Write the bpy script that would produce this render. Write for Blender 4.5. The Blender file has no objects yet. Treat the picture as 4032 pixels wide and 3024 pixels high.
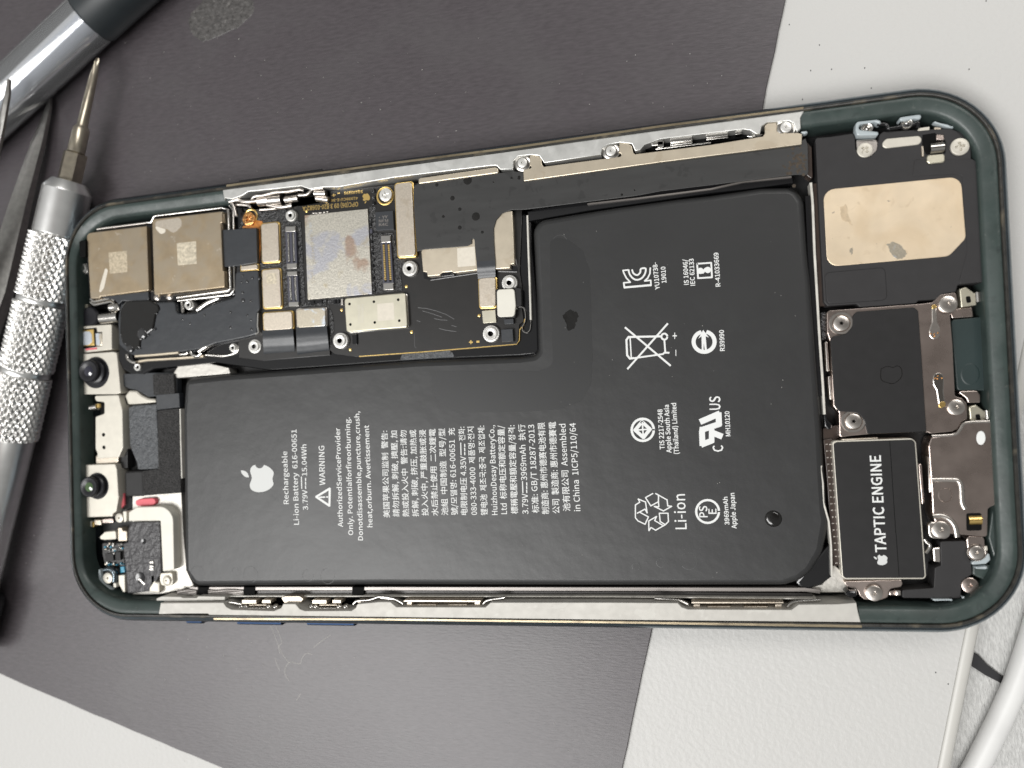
import bpy, bmesh, math, random
from mathutils import Vector, Matrix
random.seed(7)
sc = bpy.context.scene
COL = sc.collection

# ------------------------------------------------------------------ camera (millimetres, then metres)
MM = 0.001
FPX, W, H = 3030.0, 4032.0, 3024.0
CAM = Vector((114.108785, 35.5396323, 128.62))
_r = Vector((-1.80923721e-02, -2.31488521e-01, 5.47261188e-02))
RW2C = Matrix.Rotation(_r.length, 3, _r.normalized())
RC2W = RW2C.transposed()
cd = bpy.data.cameras.new('camera'); cam = bpy.data.objects.new('camera', cd); COL.objects.link(cam)
cam.matrix_world = Matrix.Translation(CAM * MM) @ RC2W.to_4x4()
cd.sensor_width = 36; cd.lens = 36 * FPX / W; cd.clip_start = 0.005; cd.clip_end = 20
cd.dof.use_dof = True; cd.dof.focus_distance = 0.123; cd.dof.aperture_fstop = 17
sc.camera = cam

# ------------------------------------------------------------------ light
world = bpy.data.worlds.new('World'); sc.world = world; world.use_nodes = True
nt = world.node_tree; nt.nodes.clear()
wo = nt.nodes.new('ShaderNodeOutputWorld'); bg = nt.nodes.new('ShaderNodeBackground')
tc = nt.nodes.new('ShaderNodeTexCoord')
def wdot(v, a, b):
    d = nt.nodes.new('ShaderNodeVectorMath'); d.operation = 'DOT_PRODUCT'
    d.inputs[1].default_value = Vector(v).normalized(); nt.links.new(tc.outputs['Generated'], d.inputs[0])
    m = nt.nodes.new('ShaderNodeMapRange'); m.interpolation_type = 'SMOOTHSTEP'
    m.inputs['From Min'].default_value = a; m.inputs['From Max'].default_value = b
    nt.links.new(d.outputs['Value'], m.inputs['Value']); return m.outputs[0]
def wmix(fac, a, b):
    x = nt.nodes.new('ShaderNodeMix'); x.data_type = 'RGBA'
    nt.links.new(fac, x.inputs[0])
    for i, c in ((6, a), (7, b)):
        if isinstance(c, tuple): x.inputs[i].default_value = (*c, 1)
        else: nt.links.new(c, x.inputs[i])
    return x.outputs[2]
c = wmix(wdot((0, 0, 1), -0.2, 0.55), (0.16, 0.15, 0.14), (0.49, 0.49, 0.475))          # walls to ceiling
c = wmix(wdot((-0.75, -0.25, 0.62), 0.55, 0.95), c, (0.94, 0.94, 0.92))                  # bright side of the room
c = wmix(wdot((0.30, 0.12, 0.95), 0.90, 0.995), c, (0.10, 0.085, 0.075))                 # the person leaning over
nt.links.new(c, bg.inputs['Color']); bg.inputs['Strength'].default_value = 0.53
nt.links.new(bg.outputs[0], wo.inputs[0])

def area(name, loc, target, sx, sy, power, col):
    l = bpy.data.lights.new(name, 'AREA'); l.shape = 'RECTANGLE'; l.size = sx; l.size_y = sy
    l.energy = power; l.color = col
    o = bpy.data.objects.new(name, l); COL.objects.link(o); o.location = loc
    o.rotation_euler = (Vector(target) - Vector(loc)).to_track_quat('-Z', 'Y').to_euler()
area('ceiling_lamp', (-0.64, -0.78, 1.9), (0.08, 0.0, 0), 1.6, 0.65, 46, (1.0, 0.99, 0.975))
area('fill_light', (0.75, 0.95, 1.5), (0.08, 0.03, 0), 1.0, 0.3, 9, (1.0, 0.975, 0.94))  # weak fill light added from the far side, not a real fixture
sc.view_settings.view_transform = 'Standard'; sc.view_settings.look = 'None'
sc.view_settings.exposure = 0; sc.view_settings.gamma = 1
sc.cycles.max_bounces = 10; sc.cycles.transmission_bounces = 8; sc.cycles.transparent_max_bounces = 24

# ------------------------------------------------------------------ helpers
CROP = dict(A=(0,0,2.765), B=(0,550,2.765), C=(250,700,2.765), D=(850,650,2.765), E=(250,1200,3.687), F=(250,1550,3.687),
  G=(250,1950,3.687), H=(850,1000,2.765), I=(1550,650,2.765), J=(1550,950,3.687), K=(2000,450,2.765), L=(2600,400,2.765),
  M=(3150,350,2.506), N=(3150,950,2.506), O=(3150,1500,2.506), Q=(3150,1950,2.506), R=(700,2150,2.458), S=(1500,2150,2.458),
  T=(2400,2150,2.458), U=(3400,2350,2.462), V=(0,2200,2.011), X=(2900,0,1.952), Y=(1100,1180,2.011),
  a=(850,1600,2.765), b=(1500,1600,2.765), c=(2350,950,2.765), d=(2350,1500,2.765), _=(0,0,1))
def px(k, x, y):
    a, b, s = CROP[k]; return (a + x / s, b + y / s)
def g(*items):
    """'K', (x,y), (x,y), 'L', (x,y) ... points measured on the enlarged crops -> photo pixels"""
    k = '_'; out = []
    for it in items:
        if isinstance(it, str): k = it
        else: out.append(px(k, it[0], it[1]))
    return out
def P(p, z):
    """the point at height z (mm above the mat) seen at photo pixel p"""
    d = RC2W @ Vector(((p[0] - W/2) / FPX, -(p[1] - H/2) / FPX, -1.0))
    t = (z - CAM.z) / d.z
    return CAM + d * t
def area2(v): return sum(v[i][0]*v[(i+1) % len(v)][1] - v[(i+1) % len(v)][0]*v[i][1] for i in range(len(v))) / 2
def ccw(v): return list(v) if area2(v) > 0 else list(reversed(v))
def rounded(v, r, seg=5):
    """round the corners of a 2-D polygon (list of (x,y)); r one radius or a list"""
    n = len(v); out = []
    rs = r if isinstance(r, (list, tuple)) else [r] * n
    for i in range(n):
        p0, p1, p2 = Vector(v[i-1][:2]), Vector(v[i][:2]), Vector(v[(i+1) % n][:2])
        a, b = p0 - p1, p2 - p1
        if rs[i] <= 0 or a.length < 1e-6 or b.length < 1e-6: out.append(p1); continue
        ang = a.angle(b, math.pi)
        if ang > 3.0: out.append(p1); continue
        t = rs[i] / math.tan(ang / 2); t = min(t, a.length * 0.48, b.length * 0.48); rr = t * math.tan(ang / 2)
        A, B = p1 + a.normalized() * t, p1 + b.normalized() * t
        cen = p1 + (a.normalized() + b.normalized()).normalized() * (rr / math.sin(ang / 2))
        va, vb = A - cen, B - cen
        th = va.angle_signed(vb, 0) if va.length > 1e-9 and vb.length > 1e-9 else 0
        for k in range(seg + 1):
            f = k / seg; an = -th * f
            out.append(cen + Vector((va.x*math.cos(an) - va.y*math.sin(an), va.x*math.sin(an) + va.y*math.cos(an))))
    return out
def offset(v, d):
    """inset a ccw polygon by d"""
    n = len(v); out = []
    for i in range(n):
        p0, p1, p2 = v[i-1], v[i], v[(i+1) % n]
        e1, e2 = (p1 - p0), (p2 - p1)
        if e1.length < 1e-9: e1 = e2
        if e2.length < 1e-9: e2 = e1
        n1 = Vector((-e1.y, e1.x)).normalized(); n2 = Vector((-e2.y, e2.x)).normalized()
        m = n1 + n2
        if m.length < 1e-6: out.append(p1 + n1 * d); continue
        m.normalize(); c_ = max(0.45, m.dot(n1)); out.append(p1 + m * (d / c_))
    return out

ORIGIN = {}
def thing(name, label, cat, base, group=None):
    o = bpy.data.objects.new(name, None); COL.objects.link(o); o.empty_display_size = 0.01
    o.location = Vector(base) * MM; o['label'] = label; o['category'] = cat
    if group: o['group'] = group
    ORIGIN[o] = Vector(base); return o
def link(name, bm, mats, parent=None, smooth=35, label=None):
    me = bpy.data.meshes.new(name)
    org = ORIGIN.get(parent, Vector((0, 0, 0)))
    bmesh.ops.transform(bm, matrix=Matrix.Scale(MM, 4) @ Matrix.Translation(-org), verts=bm.verts)
    bm.normal_update(); bm.to_mesh(me); bm.free()
    for m in (mats if isinstance(mats, (list, tuple)) else [mats]): me.materials.append(m)
    if smooth:
        me.shade_smooth(); me.set_sharp_from_angle(angle=math.radians(smooth))
    o = bpy.data.objects.new(name, me); COL.objects.link(o)
    if parent: o.parent = parent
    ORIGIN[o] = org
    if label: o['label'] = label
    return o
def capfill(bm, pts, mi=0):
    from mathutils.geometry import delaunay_2d_cdt
    n = len(pts); vs, _, fs, ov, _, _ = delaunay_2d_cdt([Vector(p[:2])*100 for p in pts], [], [list(range(n))], 1, 1e-6)
    new = [bm.verts.new((v_[0]/100, v_[1]/100, pts[o_[0]][2] if o_ else pts[0][2])) for v_, o_ in zip(vs, ov)]
    for f_ in fs:
        a_, b_, c_ = (vs[i] for i in f_[:3])
        if (b_-a_).cross(c_-a_) < 0: f_ = list(reversed(f_))
        try: bm.faces.new([new[i] for i in f_]).material_index = mi
        except ValueError: pass
def loft(bm, rings, cap=True, mi=0, capmi=None):
    """rings: list of (polygon, z) bottom to top"""
    prev = None
    for poly, z in rings:
        cur = [bm.verts.new((p[0], p[1], z(p) if callable(z) else z)) for p in poly]
        if prev:
            n = len(cur)
            for i in range(n):
                f = bm.faces.new((prev[i], prev[(i+1) % n], cur[(i+1) % n], cur[i])); f.material_index = mi
        prev = cur
    if cap:
        capfill(bm, [q.co.copy() for q in prev], mi if capmi is None else capmi)
    return bm
def poly2(pts, z, r=0, seg=5):
    v = ccw([tuple(P(p, z)[:2]) for p in pts]); 
    if isinstance(r, (list, tuple)) and area2([tuple(P(p, z)[:2]) for p in pts]) < 0: r = list(reversed(r))
    return rounded(v, r, seg)
def add_slab(bm, pts, z0, z1, r=0.0, bev=0.12, mi=0, capmi=None, raw=None):
    v = raw if raw is not None else poly2(pts, z1, r)
    rp = [x for x in (r if isinstance(r, (list, tuple)) else [r]) if x > 0]
    b = min([bev, (z1 - z0) * 0.8] + ([min(rp) * 0.8] if rp else []))
    rings = [(v, z0), (v, z1 - b)]
    if b > 0:
        rings += [(offset(v, b * 0.29), z1 - b * 0.29), (offset(v, b), z1)]
    return loft(bm, rings, True, mi, capmi)
def slab(name, pts, z0, z1, m, parent, r=0.0, bev=0.12, label=None, **k):
    bm = bmesh.new(); add_slab(bm, pts, z0, z1, r, bev, **k); return link(name, bm, m, parent, label=label)
def lathe(bm, cx, cy, prof, seg=32, mi=0, mod=None, a0=0.0):
    """prof: (radius, z) list from outside bottom to the centre"""
    prev = None
    for r, z in prof:
        if r < 1e-5: cur = [bm.verts.new((cx, cy, z))]
        else:
            cur = []
            for i in range(seg):
                t = a0 + 2*math.pi*i/seg; rr = r * (mod(t) if mod and r > prof[0][0]*0.9 else 1)
                cur.append(bm.verts.new((cx + rr*math.cos(t), cy + rr*math.sin(t), z)))
        if prev:
            for i in range(seg):
                j = (i+1) % seg
                if len(cur) == 1: f = bm.faces.new((prev[i], prev[j], cur[0]))
                else: f = bm.faces.new((prev[i], prev[j], cur[j], cur[i]))
                f.material_index = mi
        prev = cur
    return bm
def tube(bm, pts, r, seg=10, mi=0, rad=None, caps=True, flat=1.0):
    """round bar through 3-D points (mm)"""
    pts = [Vector(p) for p in pts]; prev = None; up = Vector((0, 0, 1))
    for i, p in enumerate(pts):
        t = (pts[min(i+1, len(pts)-1)] - pts[max(i-1, 0)]).normalized()
        s = t.cross(up); s = s.normalized() if s.length > 1e-4 else Vector((1, 0, 0)); u = s.cross(t).normalized()
        rr = rad[i] if rad else r
        cur = [bm.verts.new(p + s*rr*math.cos(2*math.pi*k/seg) + u*rr*flat*math.sin(2*math.pi*k/seg)) for k in range(seg)]
        if prev:
            for k in range(seg):
                f = bm.faces.new((prev[k], prev[(k+1) % seg], cur[(k+1) % seg], cur[k])); f.material_index = mi
        elif caps: bm.faces.new(list(reversed(cur))).material_index = mi
        prev = cur
    if caps: bm.faces.new(prev).material_index = mi
    return bm
def smoothline(pts, n=6):
    out = []; P_ = [Vector(p) for p in pts]
    for i in range(len(P_) - 1):
        p0, p1, p2, p3 = P_[max(i-1, 0)], P_[i], P_[i+1], P_[min(i+2, len(P_)-1)]
        for k in range(n):
            t = k / n
            out.append(0.5*((2*p1) + (p2-p0)*t + (2*p0-5*p1+4*p2-p3)*t*t + (3*p1-p0-3*p2+p3)*t**3))
    return out + [P_[-1]]

# ------------------------------------------------------------------ materials
def mat(name, col, rough=0.5, metal=0.0, spec=0.5, n1=None, bump=None, rvar=0.0, stretch=None, coat=0.0, trans=0.0, ior=None, mixes=(), aniso=0.0, emit=None, wave=None):
    """n1=(scale per mm, amount): colour noise; bump=(scale per mm, strength, height mm); mixes=[(scale, lo, hi, colour, amount)]: blotches"""
    m = bpy.data.materials.new(name); m.use_nodes = True; t = m.node_tree; b = t.nodes['Principled BSDF']
    b.inputs['Roughness'].default_value = rough; b.inputs['Metallic'].default_value = metal
    b.inputs['Specular IOR Level'].default_value = spec; b.inputs['Coat Weight'].default_value = coat
    b.inputs['Coat Roughness'].default_value = 0.08
    b.inputs['Transmission Weight'].default_value = trans
    b.inputs['Anisotropic'].default_value = aniso
    if ior: b.inputs['IOR'].default_value = ior
    tcn = t.nodes.new('ShaderNodeTexCoord'); mp = t.nodes.new('ShaderNodeMapping')
    s = stretch or (1, 1, 1); mp.inputs['Scale'].default_value = (1000*s[0], 1000*s[1], 1000*s[2])
    if stretch and len(stretch) > 3: mp.inputs['Rotation'].default_value = (0, 0, stretch[3])
    t.links.new(tcn.outputs['Object'], mp.inputs['Vector'])
    mp0 = t.nodes.new('ShaderNodeMapping'); mp0.inputs['Scale'].default_value = (1000, 1000, 1000)
    sd_ = sum((i_+1)*ord(ch) for i_, ch in enumerate(name)); mp0.inputs['Location'].default_value = (sd_*7.31 % 50, sd_*3.77 % 50, 0)
    t.links.new(tcn.outputs['Object'], mp0.inputs['Vector'])
    def noise(sc_, det=4, src=mp0, dist=0.0):
        n = t.nodes.new('ShaderNodeTexNoise'); n.inputs['Scale'].default_value = sc_; n.inputs['Detail'].default_value = det
        n.inputs['Distortion'].default_value = dist
        t.links.new(src.outputs[0], n.inputs['Vector']); return n.outputs['Fac']
    def rng(v, a, b_, c_=0.0, d_=1.0):
        r_ = t.nodes.new('ShaderNodeMapRange'); r_.inputs['From Min'].default_value = a; r_.inputs['From Max'].default_value = b_
        r_.inputs['To Min'].default_value = c_; r_.inputs['To Max'].default_value = d_; t.links.new(v, r_.inputs['Value']); return r_.outputs[0]
    def mix(f, a, b_):
        x = t.nodes.new('ShaderNodeMix'); x.data_type = 'RGBA'; t.links.new(f, x.inputs[0])
        for i, c_ in ((6, a), (7, b_)):
            if isinstance(c_, tuple): x.inputs[i].default_value = (*c_[:3], 1)
            else: t.links.new(c_, x.inputs[i])
        return x.outputs[2]
    cur = tuple(col)
    if n1:
        f = rng(noise(n1[0], 6, mp if stretch else mp0), 0.3, 0.7)
        cur = mix(f, tuple(v*(1-n1[1]) for v in col), tuple(min(1, v*(1+n1[1])) for v in col))
    for (ms, lo, hi, mc, am) in mixes:
        cur = mix(rng(noise(ms, 5, mp0, 0.6), lo, hi, 0, am), cur, tuple(mc))
    if isinstance(cur, tuple): b.inputs['Base Color'].default_value = (*cur, 1)
    else: t.links.new(cur, b.inputs['Base Color'])
    if rvar:
        t.links.new(rng(noise(0.35, 5, mp if stretch else mp0), 0.3, 0.7, max(0.02, rough-rvar), min(1, rough+rvar)), b.inputs['Roughness'])
    if bump:
        bn = t.nodes.new('ShaderNodeBump'); bn.inputs['Strength'].default_value = bump[1]; bn.inputs['Distance'].default_value = bump[2]*MM
        t.links.new(noise(bump[0], 5 if len(bump) < 4 else bump[3], mp if stretch else mp0), bn.inputs['Height']); t.links.new(bn.outputs[0], b.inputs['Normal'])
    if emit: b.inputs['Emission Color'].default_value = (*emit, 1); b.inputs['Emission Strength'].default_value = 1
    return m
def srgb(r, g_, b): 
    f = lambda v: (v/255)/12.92 if v/255 <= 0.04045 else (((v/255)+0.055)/1.055)**2.4
    return (f(r), f(g_), f(b))

M = {}
M['mat_pad'] = mat('dark_pad', (0.063, 0.0545, 0.0600), 0.40, spec=0.6, n1=(1.6, 0.18), bump=(2.2, 0.5, 0.06), stretch=(0.35, 1.5, 1, 0.25), mixes=[(0.05, 0.5, 0.8, (0.085, 0.08, 0.082), 0.5)])
M['desk'] = mat('white_grained_laminate', (0.545, 0.54, 0.525), 0.45, spec=0.4, n1=(0.02, 0.012), bump=(1.3, 0.5, 0.17, 3))
M['desk_edge'] = mat('white_edge_trim', (0.56, 0.55, 0.52), 0.4, n1=(0.1, 0.03))
M['cloth'] = mat('grey_fabric', (0.54, 0.54, 0.53), 0.95, spec=0.1, n1=(1.3, 0.16), bump=(2.0, 0.9, 0.3), stretch=(2.2, 0.6, 1, 0.5))
M['black_ink'] = mat('black_strip', (0.012, 0.012, 0.014), 0.6)
M['cable'] = mat('white_plastic_cable', (0.70, 0.70, 0.69), 0.35, n1=(0.15, 0.05))
M['band'] = mat('polished_midnight_steel', (0.14, 0.17, 0.19), 0.22, metal=1, n1=(0.3, 0.15))
M['rim'] = mat('dirty_adhesive_rim', (0.030, 0.029, 0.026), 0.35, spec=0.5, n1=(0.8, 0.4), bump=(1.5, 0.5, 0.08), mixes=[(0.28, 0.56, 0.74, (0.20, 0.17, 0.12), 0.6)])
M['gasket'] = mat('bronze_adhesive_line', (0.30, 0.25, 0.17), 0.35, metal=0.8, n1=(0.5, 0.25), bump=(1.5, 0.4, 0.06), stretch=(0.3, 2, 1), mixes=[(0.3, 0.55, 0.75, (0.10, 0.08, 0.06), 0.6)])
M['green'] = mat('dark_green_anodised_ledge', (0.037, 0.053, 0.049), 0.40, spec=0.5, n1=(0.25, 0.15), bump=(1.4, 0.3, 0.06), rvar=0.1, mixes=[(0.5, 0.58, 0.70, (0.018, 0.026, 0.025), 0.6), (1.4, 0.66, 0.72, (0.13, 0.14, 0.13), 0.35)])
M['green_plate'] = mat('green_inner_plate', (0.020, 0.034, 0.034), 0.45, spec=0.4, n1=(0.2, 0.08))
M['rail'] = mat('machined_silver_rail', (0.60, 0.60, 0.58), 0.42, metal=0.75, n1=(0.8, 0.07), bump=(1.2, 0.2, 0.05), rvar=0.05, mixes=[(0.35, 0.56, 0.60, (0.72, 0.72, 0.70), 0.35)])
M['rail_warm'] = mat('machined_silver_rail_warm', (0.50, 0.485, 0.45), 0.6, metal=0.3, n1=(0.8, 0.05), bump=(1.2, 0.15, 0.04), rvar=0.05, mixes=[(0.35, 0.56, 0.60, (0.60, 0.59, 0.55), 0.4)])
M['floor'] = mat('blackened_inner_plate', (0.012, 0.012, 0.013), 0.5, n1=(0.5, 0.3))  # near-black puts the shade seen through the gaps into the colour
M['floor_steel'] = mat('dimpled_steel_plate', (0.56, 0.54, 0.50), 0.45, metal=0.8, n1=(0.8, 0.06), bump=(1.4, 0.35, 0.12))
M['black_gloss'] = mat('glossy_black_plastic', (0.008, 0.008, 0.009), 0.12, spec=0.6)
M['black'] = mat('matt_black_plastic', (0.013, 0.0125, 0.013), 0.5, spec=0.35, n1=(0.6, 0.12))
M['speaker_black'] = mat('charcoal_plastic', (0.026, 0.025, 0.026), 0.55, spec=0.35, n1=(0.5, 0.07))
M['battery'] = mat('battery_wrap', (0.026, 0.0262, 0.0268), 0.38, spec=0.5, n1=(0.12, 0.06), bump=(0.12, 0.35, 0.35), mixes=[(0.10, 0.58, 0.72, (0.030, 0.031, 0.031), 0.6)])
M['battery_tape'] = mat('battery_wrap_over_tape', (0.0232, 0.0236, 0.0242), 0.36, spec=0.5, n1=(0.12, 0.06))
M['battery_ring'] = mat('faint_ring_mark', (0.055, 0.056, 0.057), 0.4)
M['battery_side'] = mat('glossy_battery_foil', (0.012, 0.012, 0.013), 0.16, spec=0.6)
M['print'] = mat('white_print', (0.74, 0.75, 0.74), 0.5, spec=0.3)
M['print_logo'] = mat('pale_grey_print', (0.62, 0.63, 0.62), 0.45, spec=0.3)
M['flex'] = mat('grey_flex_ribbon', (0.034, 0.034, 0.034), 0.40, spec=0.5, n1=(0.5, 0.12), bump=(0.4, 0.12, 0.15), stretch=(0.25, 1.6, 1), mixes=[(0.55, 0.60, 0.64, (0.02, 0.02, 0.02), 0.6)])
M['flex_blue'] = mat('blue_grey_flex', (0.024, 0.027, 0.032), 0.36, spec=0.6, n1=(0.4, 0.12), bump=(0.5, 0.2, 0.2))
M['pcb'] = mat('black_circuit_board', (0.0125, 0.0115, 0.011), 0.34, spec=0.5, n1=(0.4, 0.12), bump=(0.5, 0.08, 0.1), mixes=[(0.35, 0.60, 0.68, (0.010, 0.010, 0.010), 0.6)])
M['resin'] = mat('bubbly_black_resin', (0.020, 0.020, 0.021), 0.22, spec=0.6, n1=(1.5, 0.4), bump=(1.8, 1.0, 0.45))
M['goo'] = mat('wet_black_residue', (0.010, 0.0095, 0.009), 0.10, spec=0.6, bump=(0.6, 0.3, 0.25))
M['drop'] = mat('clear_liquid_drop', (0.03, 0.03, 0.032), 0.04, spec=0.8)
M['shield'] = mat('nickel_shield', (0.56, 0.50, 0.42), 0.42, metal=0.9, n1=(3.0, 0.10), bump=(4.0, 0.25, 0.03), mixes=[(0.5, 0.55, 0.7, (0.44, 0.37, 0.28), 0.5)])
M['camera_plate'] = mat('tarnished_brass_camera_can', (0.37, 0.295, 0.20), 0.42, metal=0.9, n1=(0.5, 0.10), bump=(3.0, 0.15, 0.03), mixes=[(0.25, 0.45, 0.6, (0.36, 0.31, 0.24), 0.7), (0.6, 0.66, 0.70, (0.52, 0.46, 0.38), 0.6)])
M['cpu'] = mat('mottled_chip_lid', (0.60, 0.57, 0.50), 0.36, metal=0.9, n1=(5.0, 0.22), bump=(3.5, 0.5, 0.05), mixes=[(0.16, 0.54, 0.60, (0.42, 0.44, 0.55), 0.55), (0.13, 0.60, 0.66, (0.40, 0.27, 0.20), 0.75), (0.3, 0.62, 0.7, (0.50, 0.42, 0.25), 0.5)])
M['stained'] = mat('stained_chip_lid', (0.52, 0.47, 0.38), 0.36, metal=0.9, n1=(4.0, 0.12), bump=(4.0, 0.4, 0.04), mixes=[(0.45, 0.52, 0.60, (0.62, 0.68, 0.76), 0.8), (0.35, 0.6, 0.7, (0.40, 0.30, 0.16), 0.6)])
M['sim_shield'] = mat('pale_nickel_can', (0.60, 0.57, 0.46), 0.36, metal=0.85, n1=(0.6, 0.06), bump=(3.0, 0.1, 0.02))
M['cream'] = mat('cream_steel', (0.60, 0.57, 0.50), 0.45, metal=0.45, n1=(0.6, 0.05), bump=(1.0, 0.15, 0.05))
M['cream_white'] = mat('white_enamel_cover', (0.68, 0.66, 0.59), 0.5, metal=0.2, n1=(0.5, 0.03))
M['beige'] = mat('beige_steel', (0.60, 0.53, 0.42), 0.40, metal=0.85, n1=(0.5, 0.06), bump=(2.5, 0.12, 0.03), mixes=[(0.3, 0.58, 0.62, (0.50, 0.42, 0.31), 0.4)])
M['brown_steel'] = mat('smoky_steel_bracket', (0.52, 0.44, 0.40), 0.28, metal=1.0, n1=(0.5, 0.04), bump=(1.0, 0.05, 0.03), rvar=0.02)
M['speaker_plate'] = mat('corroded_gold_plate', (0.78, 0.65, 0.48), 0.44, metal=0.75, n1=(0.25, 0.07), bump=(2.0, 0.15, 0.03),
    mixes=[(0.16, 0.46, 0.64, (0.66, 0.51, 0.33), 0.4), (0.45, 0.60, 0.68, (0.56, 0.43, 0.28), 0.35), (0.9, 0.70, 0.72, (0.34, 0.27, 0.22), 0.7)])
M['chrome'] = mat('bright_spring_steel', (0.58, 0.56, 0.53), 0.2, metal=1)
M['steel'] = mat('satin_steel', (0.62, 0.58, 0.54), 0.28, metal=1, n1=(2.0, 0.06))
M['white_metal'] = mat('tinned_standoff', (0.74, 0.73, 0.70), 0.35, metal=0.6, n1=(2.0, 0.08), bump=(3.0, 0.4, 0.04))
M['gold'] = mat('gold_contact', (0.85, 0.60, 0.22), 0.3, metal=1)
M['copper'] = mat('corroded_copper', (0.60, 0.30, 0.11), 0.28, metal=0.9, n1=(1.2, 0.4), bump=(2.0, 0.8, 0.2), mixes=[(1.0, 0.55, 0.65, (0.10, 0.04, 0.02), 0.8)])
M['rust'] = mat('orange_residue', (0.52, 0.19, 0.03), 0.35, n1=(1.0, 0.35), bump=(1.5, 0.6, 0.2))
M['hole'] = mat('deep_shadow_black', (0.004, 0.004, 0.004), 0.7, spec=0.1)  # near-black: shade of holes and slots painted in; also black tape
M['connector'] = mat('violet_grey_plastic', (0.055, 0.055, 0.075), 0.4)
M['lens'] = mat('dark_coated_lens', (0.006, 0.006, 0.02), 0.05, spec=0.9, coat=0.6)
M['lens_green'] = mat('green_coated_lens', (0.05, 0.10, 0.03), 0.05, spec=0.9, coat=0.5)
M['barrel'] = mat('black_lens_barrel', (0.014, 0.014, 0.017), 0.3, spec=0.35)
M['foam'] = mat('black_foam', (0.035, 0.034, 0.034), 0.85, n1=(4.0, 0.7), bump=(3.5, 1.0, 0.5))
M['wrinkled'] = mat('wrinkled_grey_tape', (0.085, 0.09, 0.097), 0.35, n1=(1.0, 0.2), bump=(1.6, 1.0, 0.5))
M['dark_wrinkled'] = mat('wrinkled_charcoal_tape', (0.055, 0.053, 0.056), 0.35, n1=(1.0, 0.15), bump=(1.0, 0.8, 0.5))
M['pink'] = mat('pink_tab', (0.72, 0.13, 0.16), 0.5)
M['blue'] = mat('blue_component', (0.05, 0.28, 0.42), 0.3)
M['sensor'] = mat('pale_sensor', (0.45, 0.48, 0.52), 0.25, n1=(1.0, 0.1))
M['sticker'] = mat('pale_sticker', (0.66, 0.61, 0.52), 0.5, n1=(2.0, 0.05))
M['stain_soft'] = mat('thin_brown_stain', (0.66, 0.53, 0.37), 0.42, metal=0.75, n1=(1.5, 0.1))
M['corrosion'] = mat('brown_corrosion_spots', (0.045, 0.032, 0.020), 0.6, n1=(2, 0.4))
M['etched_bright'] = mat('pale_etched_patch', (0.56, 0.50, 0.39), 0.5, metal=0.5, n1=(2.2, 0.30))
M['etched'] = mat('etched_patch', (0.50, 0.43, 0.32), 0.55, metal=0.7, n1=(2.5, 0.25))
M['glue'] = mat('milky_glue', (0.40, 0.45, 0.47), 0.3, spec=0.6)
M['brown_film'] = mat('brown_film_strip', (0.05, 0.036, 0.03), 0.25, n1=(0.5, 0.2))
M['grey_strip'] = mat('grey_shielded_cable', (0.26, 0.24, 0.225), 0.35, metal=0.5, n1=(0.5, 0.15), stretch=(0.1, 3, 1))
M['dark_strip'] = mat('dark_shielded_cable', (0.07, 0.066, 0.064), 0.35, metal=0.3, n1=(0.5, 0.2), stretch=(0.1, 3, 1))
M['pale_strip'] = mat('pale_strip', (0.60, 0.58, 0.53), 0.4, n1=(0.6, 0.15))
M['button'] = mat('blue_steel_button', (0.02, 0.035, 0.07), 0.45, metal=1)
M['knurl'] = mat('knurled_aluminium', (0.80, 0.79, 0.77), 0.33, metal=1)
M['alu'] = mat('brushed_aluminium', (0.86, 0.86, 0.85), 0.34, metal=1, n1=(0.5, 0.05), bump=(2.0, 0.1, 0.02))
M['bit'] = mat('steel_bit', (0.52, 0.47, 0.38), 0.30, metal=1, n1=(1.0, 0.15), bump=(2.0, 0.2, 0.05))
M['tweezer'] = mat('worn_tweezer_steel', (0.40, 0.39, 0.37), 0.36, metal=1, n1=(1.0, 0.15), bump=(2.5, 0.4, 0.04))
M['rubber'] = mat('black_rubber', (0.020, 0.021, 0.023), 0.5, n1=(0.5, 0.2))
M['cap'] = mat('satin_black_cap', (0.018, 0.023, 0.026), 0.42, spec=0.5, n1=(0.3, 0.1))
M['acrylic'] = mat('clear_acrylic', (0.96, 0.97, 0.99), 0.03, trans=1.0, ior=1.49)
M['frosted'] = mat('milky_inner_tube', (0.93, 0.94, 0.96), 0.12, trans=0.80, ior=1.3)
def clear(name, tint, film, white):
    """thin clear plastic: see-through, glossy at grazing angles, with a share of milky scattering"""
    m = bpy.data.materials.new(name); m.use_nodes = True; t = m.node_tree; t.nodes.clear()
    o = t.nodes.new('ShaderNodeOutputMaterial'); tr_ = t.nodes.new('ShaderNodeBsdfTransparent'); gl = t.nodes.new('ShaderNodeBsdfGlossy'); df = t.nodes.new('ShaderNodeBsdfDiffuse')
    tr_.inputs[0].default_value = (*tint, 1); gl.inputs['Roughness'].default_value = 0.08; gl.inputs['Color'].default_value = (1, 1, 1, 1); df.inputs['Color'].default_value = (0.85, 0.87, 0.90, 1)
    lw = t.nodes.new('ShaderNodeLayerWeight'); lw.inputs['Blend'].default_value = film
    a_ = t.nodes.new('ShaderNodeMixShader'); b_ = t.nodes.new('ShaderNodeMixShader'); a_.inputs[0].default_value = white
    t.links.new(tr_.outputs[0], a_.inputs[1]); t.links.new(df.outputs[0], a_.inputs[2])
    t.links.new(lw.outputs['Fresnel'], b_.inputs[0]); t.links.new(a_.outputs[0], b_.inputs[1]); t.links.new(gl.outputs[0], b_.inputs[2]); t.links.new(b_.outputs[0], o.inputs[0])
    return m
M['acrylic'] = clear('clear_acrylic', (0.95, 0.96, 0.98), 0.40, 0.14)
M['frosted'] = clear('milky_inner_tube', (0.92, 0.93, 0.95), 0.32, 0.50)  # for the shells added to give pale streaks of light
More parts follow.
